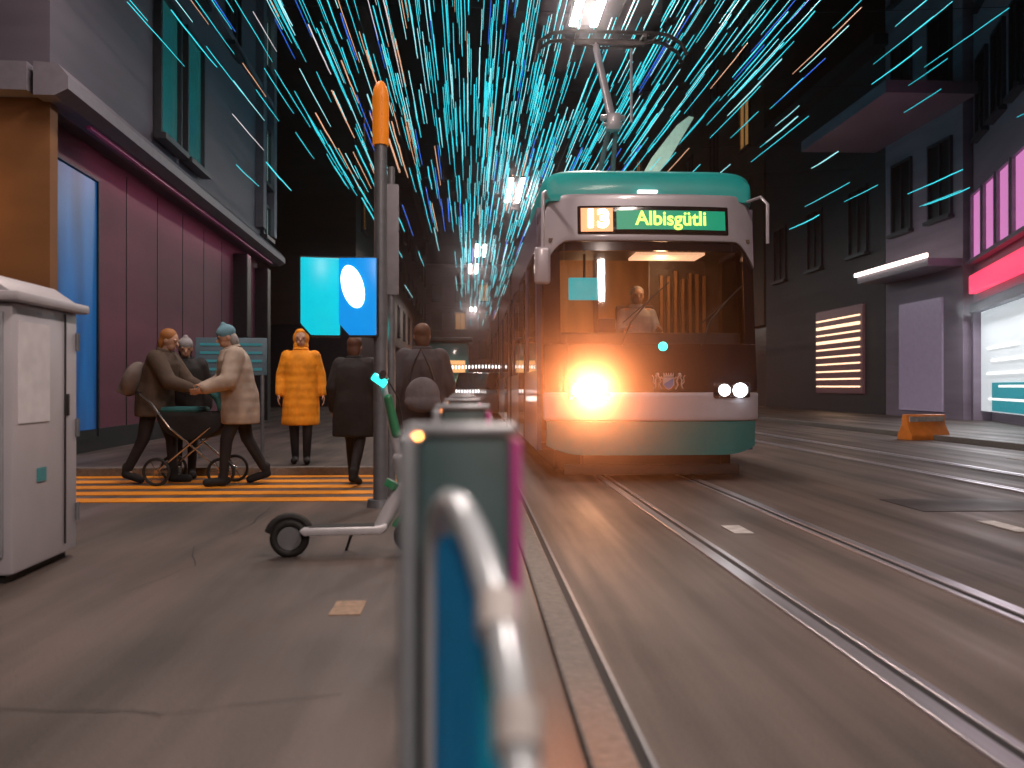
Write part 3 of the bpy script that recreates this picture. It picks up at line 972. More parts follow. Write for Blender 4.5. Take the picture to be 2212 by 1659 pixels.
while n < N_MAIN:
    u = rnd.random()
    y = 9.5 * (72 / 9.5) ** (u ** 1.1)
    z = rnd.choice((6.1, 6.9, 7.6, 8.3, 8.8)) + rnd.uniform(-0.35, 0.35)
    x = rnd.triangular(-4.8, 6.8, 0.7)
    if y > 30 and x < -0.7 and rnd.random() < 0.93:
        continue
    if y > 34 and rnd.random() < 0.45:
        continue
    if abs(x - 2) < 1.4 and z < 6.2 and y < 14:
        continue
    L = rnd.uniform(0.10, 0.20) * y
    L = max(1.5, min(L, 6.5))
    try_trail(x, y, z, L)
    n += 1
for k in range(15):      # the few in front of the left facade
    try_trail(rnd.uniform(-4.6, -3.6), rnd.uniform(9.5, 19), rnd.uniform(4.9, 7.8), rnd.uniform(1.7, 2.8))
for k in range(22):      # the few over the right side
    try_trail(rnd.uniform(6.5, 11), rnd.uniform(11, 22), rnd.uniform(4.6, 8.6), rnd.uniform(1.4, 2.4))
def in_view(c):
    (ax, ay), (bx, by) = c[4], c[5]
    return max(ay, by) > -5 and max(ax, bx) > -5 and min(ax, bx) < 2220
vis = [c for c in cands if in_view(c)]
vis.sort(key=lambda c: -math.hypot(c[4][0] - c[5][0], c[4][1] - c[5][1]))
def trail_col(px):
    r = rnd.random()
    if px < 900:
        return 'cyan' if r < 0.56 else 'pale' if r < 0.68 else 'amber' if r < 0.84 else 'blue' if r < 0.93 else 'white'
    return 'cyan' if r < 0.72 else 'pale' if r < 0.91 else 'blue' if r < 0.96 else 'amber'
WORDS = {'cyan': 'cyan', 'pale': 'pale cyan', 'blue': 'deep blue', 'amber': 'amber', 'white': 'white'}
rest = {}
for i, c in enumerate(vis):
    x, y, z, L, pa, pb_ = c
    mx, my = (pa[0] + pb_[0]) / 2, (pa[1] + pb_[1]) / 2
    cn = trail_col(mx)
    data = rnd.choice(TMESH[cn])
    th = (1.0 if rnd.random() < 0.8 else 1.7) * 0.48 * max(0.75, min(1.7, y / 19))
    if i < 285:
        o = bpy.data.objects.new('light_trail', data)
        COL.objects.link(o)
        o.location = (x, y, z)
        o.scale = (th, L, th)
        if mx < 640:
            where = 'in front of the grey left facade'
        elif mx < 960:
            where = 'in the dark above the orange capped mast'
        elif mx < 1190:
            where = 'in the dark sky between the mast and the tram'
        elif mx < 1660:
            where = 'in the dark above the tram roof'
        else:
            where = 'in front of the dark houses right of the tram'
        tag(o, 'slim %s light trail shaped as a tube %s' % (WORDS[cn], where), 'light tube', '%s light trails %s' % (WORDS[cn], where))
    else:
        rest.setdefault(cn, []).append((x, y, z, L, th, data))
bm = bmesh.new()
mats_used = []
me = bpy.data.meshes.new('distant_light_trails')
for cn, lst in rest.items():
    mi = len(mats_used)
    mats_used.append(MATS[cn + '_light_trail'])
    for (x, y, z, L, th, data) in lst:
        n0 = len(bm.faces)
        nv0 = len(bm.verts)
        bm.from_mesh(data)
        bm.verts.ensure_lookup_table()
        bm.faces.ensure_lookup_table()
        for v in bm.verts[nv0:]:
            v.co = Vector((v.co.x * th + x, v.co.y * L + y, v.co.z * th + z))
        for f in bm.faces[n0:]:
            f.material_index = mi
bm.to_mesh(me)
bm.free()
for m in mats_used:
    me.materials.append(m)
o = bpy.data.objects.new('distant_light_trails', me)
COL.objects.link(o)
tag(o, 'mass of small cyan light trails shaped as tubes far down the street', 'light tubes', kind='stuff')

# ------------------------------------------------------------------ grey cabinet at the left edge
M_cab = mat('cabinet_grey', (0.50, 0.48, 0.52), 0.45, var=0.08, scale=3, bump=0.05)
cb = thing('utility_cabinet', 'pale grey utility cabinet with a projecting lid at the left edge', 'cabinet', (-2.19, 4.33, PAVE), R(2))
MB().box((-0.55, 0.38, 0.70), (1.1, 0.76, 1.32)).build('body', M_cab, cb, bevel=0.02)
MB().box((-0.55, 0.38, 0.04), (1.0, 0.68, 0.08)).build('plinth', M_rubber, cb)
mb = MB()
mb.box((-0.55, 0.38, 1.385), (1.2, 0.86, 0.05))
mb.prism([(-0.55, 1.41), (0.55, 1.41), (0.42, 1.50), (-0.42, 1.50)], lambda u, v, t: (-0.55 + u, 0.38 + t, v), -0.4, 0.4)
mb.build('lid', M_cab, cb, bevel=0.015)
MB().box((-0.28, -0.012, 0.72), (0.48, 0.02, 1.18)).build('door', mat('cabinet_door', (0.33, 0.35, 0.38), 0.45), cb, bevel=0.006)
d2 = MB().box((-0.80, -0.012, 0.72), (0.48, 0.02, 1.18)).build('door', MATS['cabinet_door'], cb, bevel=0.006)
MB().cone((-0.6, -0.045, 0.75), (-0.6, -0.045, 0.9), 0.012).build('handle', M_dark, d2)
MB().box((0.003, 0.22, 1.02), (0.006, 0.34, 0.5)).build('notice', mat('paper', (0.75, 0.73, 0.77), 0.6), cb)
MB().box((0.006, 0.58, 0.72), (0.006, 0.012, 1.25)).build('door_seam', M_dark, cb)
for z in (0.25, 0.72, 1.2):
    MB().cone((0.008, 0.735, z - 0.05), (0.008, 0.735, z + 0.05), 0.012).build('hinge', M_grey, cb)
MB().box((0.004, 0.62, 0.85), (0.008, 0.03, 0.12)).build('lock', M_dark, cb, bevel=0.003)
MB().box((0.004, 0.30, 0.50), (0.005, 0.10, 0.07)).build('sticker', mat('sticker_teal', (0.05, 0.3, 0.34), 0.5), cb)

# ------------------------------------------------------------------ signal mast with orange cap and two lit boxes
mp = P(822, 1090, 7.0)
ms = thing('signal_mast', 'grey signal mast with an orange cap and two glowing blue boxes', 'signal mast', (mp.x, 7.0, PAVE))
MB().cone((0, 0, 0), (0, 0, 2.86), 0.058, 0.05, 24).build('pole', M_grey, ms)
MB().cone((0, 0, 0), (0, 0, 0.06), 0.11, 0.10, 24).build('base_flange', M_grey, ms)
mb = MB()
mb.cone((0, 0, 2.86), (0, 0, 3.22), 0.064, 0.066, 24)
mb.ell((0, 0, 3.22), (0.066, 0.066, 0.15), None, 24, 16)
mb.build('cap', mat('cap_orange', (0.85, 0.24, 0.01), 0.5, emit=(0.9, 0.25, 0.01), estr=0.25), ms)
M_cy = mat('cyan_sign', (0.0, 0.3, 0.35), 0.3, emit=(0.0, 0.60, 0.76), estr=0.85)
M_bl = mat('blue_sign', (0.0, 0.15, 0.4), 0.3, emit=(0.0, 0.28, 0.80), estr=0.9)
M_wh = mat('white_disc', (0.8, 0.8, 0.85), 0.3, emit=(0.95, 0.97, 1.0), estr=4)
def signal_box(cx, cz, w, h, m, oval, rz):
    rot = Matrix.Rotation(rz, 4, 'Z')
    def fn(u, v, t):
        p = rot @ Vector((u, t, v))
        return (cx + p.x, p.y - 0.10, cz + p.z)
    poly = [(-w / 2, -h / 2 + 0.09), (-w / 2 + 0.08, -h / 2), (w / 2, -h / 2), (w / 2, h / 2), (-w / 2, h / 2)]
    sb = MB().prism([(u * 1.06, v * 1.04) for u, v in poly], fn, 0.002, 0.12).build('signal_box', M_dark, ms, bevel=0.008)
    MB().prism(poly, fn, -0.02, 0.0015).build('lit_face', m, sb, bevel=0.006)
    if oval:
        pts = [(0.085 * math.cos(a * math.pi / 16) - 0.02, 0.165 * math.sin(a * math.pi / 16) + 0.075) for a in range(32)]
        pts = [(u - 0.20 * v, v) for u, v in pts]
        MB().prism(pts, fn, -0.035, -0.021).build('lens', M_wh, sb)
    MB().cone(fn(0, 0.1, 0.06), (0, 0, cz + 0.1), 0.02).build('bracket', M_dark, sb)
    return sb
signal_box(-0.455, 1.65, 0.30, 0.60, M_cy, False, R(10))
signal_box(-0.165, 1.65, 0.29, 0.60, M_bl, True, R(-4))
# plain post further back
pp = P(884, 920, 9.4)
gp = thing('steel_post', 'plain slim grey post with a small teal lamp between mast and tram', 'post', (pp.x, 7.25, PAVE))
MB().cone((0, 0, 0), (0, 0, 2.75), 0.038, 0.03, 16).build('pole', M_grey, gp)
MB().box((0.0, -0.03, 2.15), (0.13, 0.02, 0.9)).build('banner', mat('grey_banner', (0.28, 0.27, 0.30), 0.7), gp, bevel=0.005)
MB().ell((-0.10, -0.05, 1.42), (0.03, 0.03, 0.075)).build('lamp', M_tealglow, gp)

# ------------------------------------------------------------------ bicycle stands with hoop at the kerb
M_post_f = mat('post_teal', (0.07, 0.135, 0.145), 0.45, 0.1, var=0.2, scale=6)
M_post_e = mat('post_edge', (0.38, 0.42, 0.46), 0.35, 0.5)
M_hoop = mat('satin_hoop', (0.70, 0.78, 0.84), 0.22, 0.35, var=0.06)
M_pink = mat('pink_reflector', (0.55, 0.07, 0.33), 0.4)
def stand(x, y, label, hoop, rz=0.0):
    t = thing('cycle_stand', label, 'cycle stand', (x, y, PAVE), rz, 'row of flat teal posts along the kerb')
    H = 0.90
    MB().box((0.006, 0.028, H / 2), (0.096, 0.05, H)).build('post', M_post_f, t, bevel=0.006)
    MB().box((-0.053, 0.026, H / 2), (0.02, 0.062, H + 0.003)).build('edge', M_post_e, t, bevel=0.008)
    MB().box((0.0605, 0.028, H / 2 + 0.1), (0.012, 0.05, H - 0.21)).build('reflector', M_pink, t, bevel=0.004)
    MB().box((0.003, 0.028, H + 0.005), (0.118, 0.066, 0.010)).build('cap', M_post_e, t, bevel=0.004)
    if hoop:
        pts = [(-0.022, -0.035, 0.0), (-0.022, -0.035, 0.6), (-0.022, -0.038, 0.78), (-0.018, -0.055, 0.825), (-0.008, -0.095, 0.845),
               (0.004, -0.15, 0.838), (0.018, -0.23, 0.80), (0.029, -0.30, 0.755), (0.036, -0.36, 0.695), (0.042, -0.41, 0.61), (0.046, -0.435, 0.5), (0.046, -0.44, 0.3), (0.046, -0.44, 0.0)]
        # round the polyline
        for _ in range(2):
            q = [pts[0]]
            for a, b_ in zip(pts, pts[1:]):
                a, b_ = Vector(a), Vector(b_)
                q += [a.lerp(b_, 0.25), a.lerp(b_, 0.75)]
            q.append(pts[-1])
            pts = q
        hp = MB().tube([(p[0] + 0.010 * min(1, max(0, -p[1] - 0.06) / 0.2), p[1], p[2]) for p in pts], 0.0125, 16).build('hoop', M_hoop, t)
        for (yy, zz, xx) in ((-0.262, 0.779, 0.0335), (-0.335, 0.722, 0.043)):
            MB().cone((xx, yy + 0.012, zz + 0.010), (xx, yy - 0.012, zz - 0.010), 0.0165, n=18).build('clamp', M_white, hp)
        mb = MB()
        inner = [p for p in pts]
        prof = [(p[1], p[2], p[0]) for p in inner if p[2] > 0.2]
        vs0 = [mb.bm.verts.new((p[2] - 0.003, p[0] * 0.93 - 0.005, p[1] - 0.03)) for p in prof]
        vs1 = [mb.bm.verts.new((p[2] + 0.003, p[0] * 0.93 - 0.005, p[1] - 0.03)) for p in prof]
        mb.bm.faces.new(vs0)
        mb.bm.faces.new(vs1[::-1])
        k = len(prof)
        for j in range(k):
            mb.bm.faces.new((vs0[j], vs1[j], vs1[(j + 1) % k], vs0[(j + 1) % k]))
        mi_ = mat('blue_panel', (0.02, 0.45, 0.75), 0.35)
        nt_ = mi_.node_tree
        tl_, ad_ = nt_.nodes.new('ShaderNodeBsdfTranslucent'), nt_.nodes.new('ShaderNodeMixShader')
        tl_.inputs[0].default_value = (0.02, 0.62, 0.95, 1)
        ad_.inputs[0].default_value = 0.75
        nt_.links.new(nt_.nodes['Principled BSDF'].outputs[0], ad_.inputs[1])
        nt_.links.new(tl_.outputs[0], ad_.inputs[2])
        nt_.links.new(ad_.outputs[0], nt_.nodes['Material Output'].inputs[0])
        mb.build('infill_panel', mat('blue_panel', (0.03, 0.60, 0.90), 0.35), t, smooth=False)
    return t
stand(-0.012, 0.92, 'nearest flat teal cycle post with a steel hoop and pink edge', True)
NTH = ['second', 'third', 'fourth', 'fifth', 'sixth']
for i in range(5):
    stand(-0.02 - 0.008 * i, 1.92 + 1.0 * i, '%s flat teal post from the front in the kerb row' % NTH[i], False)

# ------------------------------------------------------------------ electric scooter
sp = P(730, 1190, 5.0)
es = thing('electric_scooter', 'white and green electric scooter standing on the pavement behind the first post', 'scooter', (sp.x + 0.06, 5.0, PAVE), R(6))
es.scale = (0.9, 0.9, 0.9)
M_sc = mat('scooter_white', (0.62, 0.62, 0.66), 0.35, 0.2, coat=0.3)
M_scg = mat('scooter_green', (0.03, 0.22, 0.10), 0.4)
dk = MB()
dk.prism([(-0.27, 0.135), (0.20, 0.135), (0.24, 0.165), (0.24, 0.20), (0.17, 0.185), (-0.27, 0.185), (-0.30, 0.165)], lambda u, v, t: (u, t, v), -0.075, 0.075)
dk = dk.build('deck', M_sc, es, bevel=0.012)
MB().box((-0.04, 0, 0.1875), (0.40, 0.12, 0.004)).build('grip_mat', M_rubber, dk)
for x, nm in ((-0.36, 'rear'), (0.40, 'front')):
    w = MB()
    w.tube([(x + 0.095 * math.cos(a * math.pi / 14), 0, 0.115 + 0.095 * math.sin(a * math.pi / 14)) for a in range(28)], 0.026, 10, True)
    w = w.build('wheel', M_rubber, es)
    MB().cone((x, -0.02, 0.115), (x, 0.02, 0.115), 0.072, n=24).build('rim', M_grey, w)
mb = MB()
mb.tube([(-0.36 + 0.135 * math.cos(a), 0, 0.115 + 0.135 * math.sin(a)) for a in [R(20 + 16 * k) for k in range(10)]], 0.024, 8)
mb.build('rear_fender', M_rubber, es)
mb = MB()
mb.tube([(0.40 + 0.13 * math.cos(a), 0, 0.115 + 0.13 * math.sin(a)) for a in [R(10 + 16 * k) for k in range(10)]], 0.02, 8)
mb.build('front_fender', M_scg, es)
mb = MB()
mb.cone((0.40, -0.045, 0.115), (0.36, -0.03, 0.36), 0.016).cone((0.40, 0.045, 0.115), (0.36, 0.03, 0.36), 0.016)
mb.build('fork', M_sc, es)
mb = MB()
mb.cap((0.20, 0, 0.175), 0.045, (0.335, 0, 0.42), 0.05).cap((0.37, 0, 0.32), 0.035, (0.315, 0, 0.60), 0.045)
mb.build('neck', M_sc, es)
MB().cone((0.318, 0, 0.58), (0.205, 0, 1.10), 0.024, 0.022).build('stem', M_sc, es)
MB().cap((0.295, -0.02, 0.76), 0.030, (0.245, -0.02, 0.98), 0.028).build('battery_case', M_scg, es)
hb = MB().tube([(0.21, -0.25, 1.13), (0.205, -0.12, 1.115), (0.20, 0, 1.11), (0.205, 0.12, 1.115), (0.21, 0.25, 1.13)], 0.016, 10).build('handlebar', M_dark, es)
for s in (-1, 1):
    MB().cone((0.205, s * 0.13, 1.118), (0.212, s * 0.27, 1.133), 0.02).build('grip', M_rubber, hb)
    MB().tube([(0.2, s * 0.12, 1.12), (0.24, s * 0.16, 1.10), (0.25, s * 0.24, 1.11)], 0.006, 6).build('brake_lever', M_steel, hb)
MB().tube([(0.24, -0.06, 1.10), (0.31, -0.05, 0.98), (0.345, -0.045, 0.75), (0.36, -0.05, 0.45)], 0.005, 6).build('brake_cable', M_rubber, es)
MB().cone((0.262, 0, 0.415), (0.283, 0, 0.455), 0.0505, n=18).build('decal', M_scg, es)
MB().box((0.19, -0.02, 1.095), (0.10, 0.07, 0.05), Matrix.Rotation(R(35), 4, 'Y')).build('display_lamp', M_tealglow, hb, bevel=0.01)
MB().cone((0.02, 0.08, 0.13), (-0.02, 0.17, 0.0), 0.009).build('kickstand', M_dark, es)

# ------------------------------------------------------------------ people
M_skin = mat('skin', (0.50, 0.29, 0.20), 0.55, var=0.05, scale=10)
def cloth(name, col, kind='noise', bump=0.25):
    return mat(name, col, 0.8, var=0.2, scale=9, bump=bump + 0.35, bscale=13, kind=kind)


def person(label, loc, rz, H, coat_m, trouser_m, shoe_m, hair_m, coat_len=0.85, puff=0.02, lean=0.0, arms=None, stride=0.10,
           hat_m=None, hood=False, sit=False, head_turn=0.0, bend=0.0, group=None):
    """figure facing -y. arms: ((elbow, wrist) right, (elbow, wrist) left) in standing space for H = 1.70"""
    t = thing('person', label, 'person', loc, rz, group)
    k = H / 1.70
    ln = Matrix.Translation((0, 0, 0.95)) @ Matrix.Rotation(lean, 4, 'X') @ Matrix.Translation((0, 0, -0.95))
    nk = Matrix.Translation((0, 0, 1.47)) @ Matrix.Rotation(bend, 4, 'X') @ Matrix.Rotation(head_turn, 4, 'Z') @ Matrix.Translation((0, 0, -1.47))
    def U(p):
        return (ln @ Vector(p)) * k
    def Hd(p):
        return (ln @ nk @ Vector(p)) * k
    rotU = ln.to_3x3().to_4x4()
    rotH = (ln @ nk).to_3x3().to_4x4()
    if arms is None:
        arms = (((-0.25, 0.02, 1.12), (-0.26, -0.07, 0.88)), ((0.25, 0.03, 1.12), (0.26, -0.03, 0.87)))
    if sit:
        legs = [((s * 0.09, -0.42, 0.93), (s * 0.1, -0.45, 0.5), (s * 0.1, -0.6, 0.46)) for s in (-1, 1)]
    else:
        legs = []
        for s in (-1, 1):
            f = s * stride
            legs.append(((s * 0.085, -0.03 - f * 0.9, 0.50), (s * 0.075, 0.03 - f * 1.6 + (0.05 if f < 0 else 0), 0.085 + (0.05 if f < -0.05 else 0)), (s * 0.085, -0.12 - f * 1.6 + (0.05 if f < 0 else 0), 0.035)))
    S = lambda v: Vector(v) * k
    # body: one continuous surface
    mb = MB()
    mb.ell(S((0, 0, 0.95)), (0.155 * k, 0.11 * k, 0.12 * k))
    mb.cap(U((0, 0, 1.0)), 0.12 * k, U((0, 0, 1.2)), 0.125 * k)
    mb.ell(U((0, 0, 1.3)), (0.165 * k, 0.11 * k, 0.15 * k), rotU)
    mb.cap(U((-0.15, 0, 1.40)), 0.06 * k, U((0.15, 0, 1.40)), 0.06 * k)
    mb.cap(U((0, 0.01, 1.42)), 0.058 * k, Hd((0, 0.0, 1.54)), 0.052 * k)
    mb.ell(Hd((0, 0.0, 1.615)), (0.075 * k, 0.095 * k, 0.10 * k), rotH)
    mb.ell(Hd((0, -0.04, 1.555)), (0.055 * k, 0.055 * k, 0.055 * k), rotH)
    mb.cap(Hd((0, -0.085, 1.62)), 0.010 * k, Hd((0, -0.112, 1.585)), 0.014 * k)
    for s in (-1, 1):
        mb.ell(Hd((s * 0.076, 0.005, 1.595)), (0.010 * k, 0.02 * k, 0.032 * k), rotH)
        mb.ell(Hd((s * 0.034, -0.082, 1.635)), (0.026 * k, 0.010 * k, 0.008 * k), rotH)
    for s, (kn, an, to) in zip((-1, 1), legs):
        mb.cap(S((s * 0.085, 0, 0.92)), 0.085 * k, S(kn), 0.055 * k)
        mb.cap(S(kn), 0.054 * k, S(an), 0.036 * k)
        mb.cap(S(an), 0.036 * k, S(to), 0.028 * k)
    for s, (el, wr) in zip((-1, 1), arms):
        mb.cap(U((s * 0.185, 0, 1.385)), 0.05 * k, U(el), 0.04 * k)
        mb.cap(U(el), 0.039 * k, U(wr), 0.026 * k)
        el_, w = U(el), U(wr)
        d = (w - el_).normalized()
        side = Vector((0, -1, 0)) - d * d.dot(Vector((0, -1, 0)))
        if side.length < 0.2:
            side = Vector((0, 0, 1)) - d * d.dot(Vector((0, 0, 1)))
        side.normalize()
        inn = d.cross(side) * s
        if inn.dot(Vector((-s, 0, 0))) < 0:
            inn = -inn
        M = Matrix((side, inn, d)).transposed().to_4x4()
        mb.ell(w + d * 0.05 * k, (0.043 * k, 0.018 * k, 0.052 * k), M)
        for j, L in enumerate((0.068, 0.078, 0.072, 0.056)):
            off = (0.033 - 0.022 * j) * k
            a = w + d * 0.088 * k + side * off
            b_ = a + (d * 0.9 + inn * 0.25 + side * (0.10 - 0.07 * j)).normalized() * L * 0.55 * k
            c_ = b_ + (d * 0.7 + inn * 0.7).normalized() * L * 0.5 * k
            mb.cap(a, 0.0085 * k, b_, 0.008 * k, 8)
            mb.cap(b_, 0.008 * k, c_, 0.0065 * k, 8)
        a = w + d * 0.03 * k + side * 0.035 * k
        b_ = a + (d * 0.6 + side * 0.8 + inn * 0.2).normalized() * 0.04 * k
        c_ = b_ + (d * 0.9 + inn * 0.4).normalized() * 0.032 * k
        mb.cap(a, 0.012 * k, b_, 0.010 * k, 8)
        mb.cap(b_, 0.010 * k, c_, 0.008 * k, 8)
    mb.build('body', M_skin, t, remesh=0.007, smooth_iter=3)
    # eyes and mouth
    for s in (-1, 1):
        MB().ell(Hd((s * 0.033, -0.083, 1.612)), (0.009 * k, 0.006 * k, 0.005 * k), rotH, 10, 8).build('eye', M_dark, t)
    MB().ell(Hd((0, -0.092, 1.545)), (0.022 * k, 0.007 * k, 0.006 * k), rotH, 10, 8).build('mouth', mat('lips', (0.35, 0.13, 0.11), 0.5), t)
    # trousers
    mb = MB()
    mb.ell(S((0, 0, 0.96)), (0.168 * k, 0.125 * k, 0.12 * k))
    for s, (kn, an, to) in zip((-1, 1), legs):
        mb.cap(S((s * 0.085, 0, 0.92)), 0.098 * k, S(kn), 0.068 * k)
        mb.cap(S(kn), 0.067 * k, S(Vector(an) + (Vector(kn) - Vector(an)) * 0.06), 0.050 * k)
    mb.build('trousers', trouser_m, t, remesh=0.014)
    for s, (kn, an, to) in zip((-1, 1), legs):
        mb = MB()
        mb.cap(S(an) + Vector((0, 0.01 * k, -0.03 * k)), 0.048 * k, S(to) + Vector((0, -0.02 * k, 0.012)), 0.042 * k)
        mb.cap(S(an) + Vector((0, 0, 0.05 * k)), 0.05 * k, S(an) + Vector((0, 0, -0.03 * k)), 0.047 * k)
        mb.build('shoe', shoe_m, t, remesh=0.012)
    # coat with sleeves
    mb = MB()
    hem = 1.42 - coat_len
    zs = [hem, hem + 0.02, (hem + 0.95) / 2, 0.95, 1.1, 1.25, 1.36, 1.43, 1.475]
    rx = [0.225, 0.23, 0.225, 0.21, 0.195, 0.205, 0.20, 0.14, 0.075]
    ry = [0.165, 0.17, 0.17, 0.165, 0.15, 0.15, 0.135, 0.10, 0.075]
    rings = []
    for z, a, b_ in zip(zs, rx, ry):
        ring = []
        for j in range(28):
            an = 2 * math.pi * j / 28
            wob = 1 + 0.025 * math.sin(an * 5 + z * 9) * (1 if z < 1.2 else 0.3)
            q = Vector(((a + puff) * math.cos(an) * wob, (b_ + puff) * math.sin(an) * wob, z))
            ring.append(U(q) if z >= 0.95 else S(q) + (U((0, 0, 0.95)) - S((0, 0, 0.95))))
        rings.append(ring)
    mb.loft(rings)
    for s, (el, wr) in zip((-1, 1), arms):
        el_, wr_ = Vector(el), Vector(wr)
        mb.cap(U((s * 0.17, 0, 1.385)), (0.072 + puff) * k, U(el), (0.058 + puff) * k)
        mb.cap(U(el), (0.057 + puff) * k, U(el_.lerp(wr_, 0.93)), (0.044 + puff * 0.6) * k)
    mb.build('coat', coat_m, t, remesh=0.014)
    # collar
    mb = MB()
    mb.tube([Hd((0.075 * math.cos(a), 0.075 * math.sin(a) + 0.005, 1.475)) for a in [2 * math.pi * j / 16 for j in range(16)]], 0.028 * k, 8, True)
    mb.build('collar', coat_m, t)
    # hair or hat or hood
    mb = MB()
    if hood:
        mb.ell(Hd((0, 0.035, 1.62)), (0.105 * k, 0.10 * k, 0.125 * k), rotH)
        mb.ell(Hd((0, 0.02, 1.52)), (0.10 * k, 0.09 * k, 0.09 * k), rotH)
        mb.ell(Hd((0, 0.01, 1.70)), (0.075 * k, 0.075 * k, 0.045 * k), rotH)
        mb.build('hood', hat_m or coat_m, t, remesh=0.012)
    elif hat_m:
        mb.ell(Hd((0, 0.01, 1.655)), (0.090 * k, 0.105 * k, 0.085 * k), rotH)
        mb.ell(Hd((0, 0.01, 1.745)), (0.03 * k, 0.03 * k, 0.03 * k), rotH)
        mb.build('hat', hat_m, t, remesh=0.012)
        mb = MB()
        mb.ell(Hd((0, 0.05, 1.56)), (0.085 * k, 0.06 * k, 0.10 * k), rotH)
        mb.build('hair', hair_m, t, remesh=0.012)
    else:
        mb.ell(Hd((0, 0.025, 1.645)), (0.088 * k, 0.098 * k, 0.09 * k), rotH)
        mb.ell(Hd((0, 0.055, 1.57)), (0.08 * k, 0.055 * k, 0.11 * k), rotH)
        mb.build('hair', hair_m, t, remesh=0.012)
    return t


C_orange = cloth('orange_coat', (0.90, 0.32, 0.012), 'quilt', 0.1)
C_black = cloth('black_coat', (0.014, 0.014, 0.016))
C_dark = cloth('dark_trousers', (0.018, 0.017, 0.020))
C_beige = cloth('beige_coat', (0.42, 0.34, 0.28), 'quilt', 0.05)
C_brownj = cloth('brown_jacket', (0.07, 0.045, 0.03))
C_greyc = cloth('grey_coat', (0.045, 0.042, 0.05))
C_shirt = cloth('pale_shirt', (0.40, 0.42, 0.46))
C_teal = cloth('teal_cloth', (0.02, 0.13, 0.14))
H_brown = mat('brown_hair', (0.10, 0.04, 0.02), 0.6, bump=0.4, bscale=90)
H_ginger = mat('ginger_hair', (0.34, 0.13, 0.03), 0.6, bump=0.4, bscale=90)
H_grey = mat('grey_hair', (0.30, 0.28, 0.27), 0.6, bump=0.4, bscale=90)
p0 = P(650, 1000, 10.9)
person('person in a long orange quilted coat with the hood up, facing the viewer', (p0.x, 10.9, PAVE), R(8), 1.62, C_orange, C_dark, C_black, H_brown, 0.92, 0.012, 0.0, hood=True, stride=0.03,
       arms=(((-0.25, 0.02, 1.13), (-0.27, -0.05, 0.90)), ((0.25, 0.02, 1.13), (0.28, -0.02, 0.90))))
p0 = P(766, 1045, 9.45)
person('person in a black coat walking on the orange crossing beside the mast', (p0.x, 9.45, 0.004), R(170), 1.56, C_black, C_dark, C_black, H_brown, 0.86, 0.03, 0.03, stride=0.12)
p0 = P(335, 1040, 9.7)
person('person with ginger hair in a dark jacket bending forward to push the pram', (p0.x, 9.7, 0.004), R(82), 1.66, C_brownj, C_dark, C_black, H_ginger, 0.68, 0.03, R(13), stride=0.13,
       arms=(((-0.22, -0.22, 1.18), (-0.17, -0.46, 1.16)), ((0.22, -0.22, 1.18), (0.17, -0.46, 1.16))), bend=R(8))
p0 = P(518, 1042, 9.5)
person('person in a wide pale beige quilted coat and blue hat leaning towards the pram', (p0.x, 9.5, 0.004), R(-68), 1.68, C_beige, C_dark, C_black, H_grey, 0.76, 0.035, R(10), stride=0.13, hat_m=mat('blue_hat', (0.14, 0.30, 0.38), 0.8, bump=0.5, bscale=60),
       arms=(((-0.27, -0.12, 1.14), (-0.22, -0.36, 1.10)), ((0.27, -0.12, 1.14), (0.22, -0.36, 1.10))), bend=R(10))
p0 = P(912, 1000, 8.4)
person('person in a grey coat seen from behind walking away past the teal posts', (p0.x, 8.4, 0.004), R(185), 1.62, C_greyc, C_dark, C_black, H_brown, 0.80, 0.03, 0.04, stride=0.1)
p0 = P(400, 1030, 10.25)
person('person in a black coat and grey wool hat standing behind the pram', (p0.x, 10.25, 0.004), R(20), 1.58, C_black, C_dark, C_black, H_brown, 0.80, 0.03, R(6), stride=0.06, hat_m=mat('grey_wool', (0.30, 0.29, 0.31), 0.9, bump=0.5, bscale=60), bend=R(12))
p0 = P(912, 1000, 8.4)
# grey bag carried by the person in the grey coat
bg_ = thing('shoulder_bag', 'soft grey bag hanging at the back of the person in the grey coat', 'bag', (p0.x + 0.02, 8.1, 0.98))
mb = MB()
mb.ell((0, 0, 0), (0.16, 0.06, 0.16)).ell((0, 0, -0.07), (0.17, 0.065, 0.10))
mb.build('pouch', cloth('bag_grey', (0.13, 0.12, 0.135)), bg_, remesh=0.012)
MB().tube([(-0.13, 0.0, 0.08), (-0.10, 0.03, 0.25), (-0.02, 0.08, 0.42), (0.06, 0.03, 0.26), (0.12, 0.0, 0.08)], 0.012, 8).build('strap', C_black, bg_)
# backpack on the pram pusher
p0 = P(315, 1040, 9.7)
bp_ = thing('backpack', 'grey backpack on the back of the person pushing the pram', 'backpack', (p0.x - 0.10, 9.62, 1.13), R(82))
mb = MB()
mb.ell((0, 0, 0), (0.16, 0.10, 0.20), Matrix.Rotation(R(22), 4, 'X'))
mb.box((0, 0.06, -0.06), (0.22, 0.09, 0.2), Matrix.Rotation(R(22), 4, 'X'))
mb.build('pack', cloth('pack_grey', (0.16, 0.13, 0.12)), bp_, remesh=0.012)
# the driver
driver_seat = MB().box((0.06, 1.28, 1.34), (0.5, 0.46, 0.12)).box((0.06, 1.53, 1.70), (0.48, 0.1, 0.75)).box((0.06, 1.3, 0.84), (0.3, 0.3, 0.88)).build('driver_seat', M_cabin_d, tram, bevel=0.04)
person('tram driver in a pale shirt sitting behind the windscreen', (2.06, 10.80, 0.56), 0, 1.70, C_shirt, C_dark, C_black, H_grey, 0.56, 0.0, R(4), sit=True,
       arms=(((-0.24, -0.12, 1.14), (-0.20, -0.36, 1.20)), ((0.24, -0.12, 1.14), (0.20, -0.36, 1.20))))

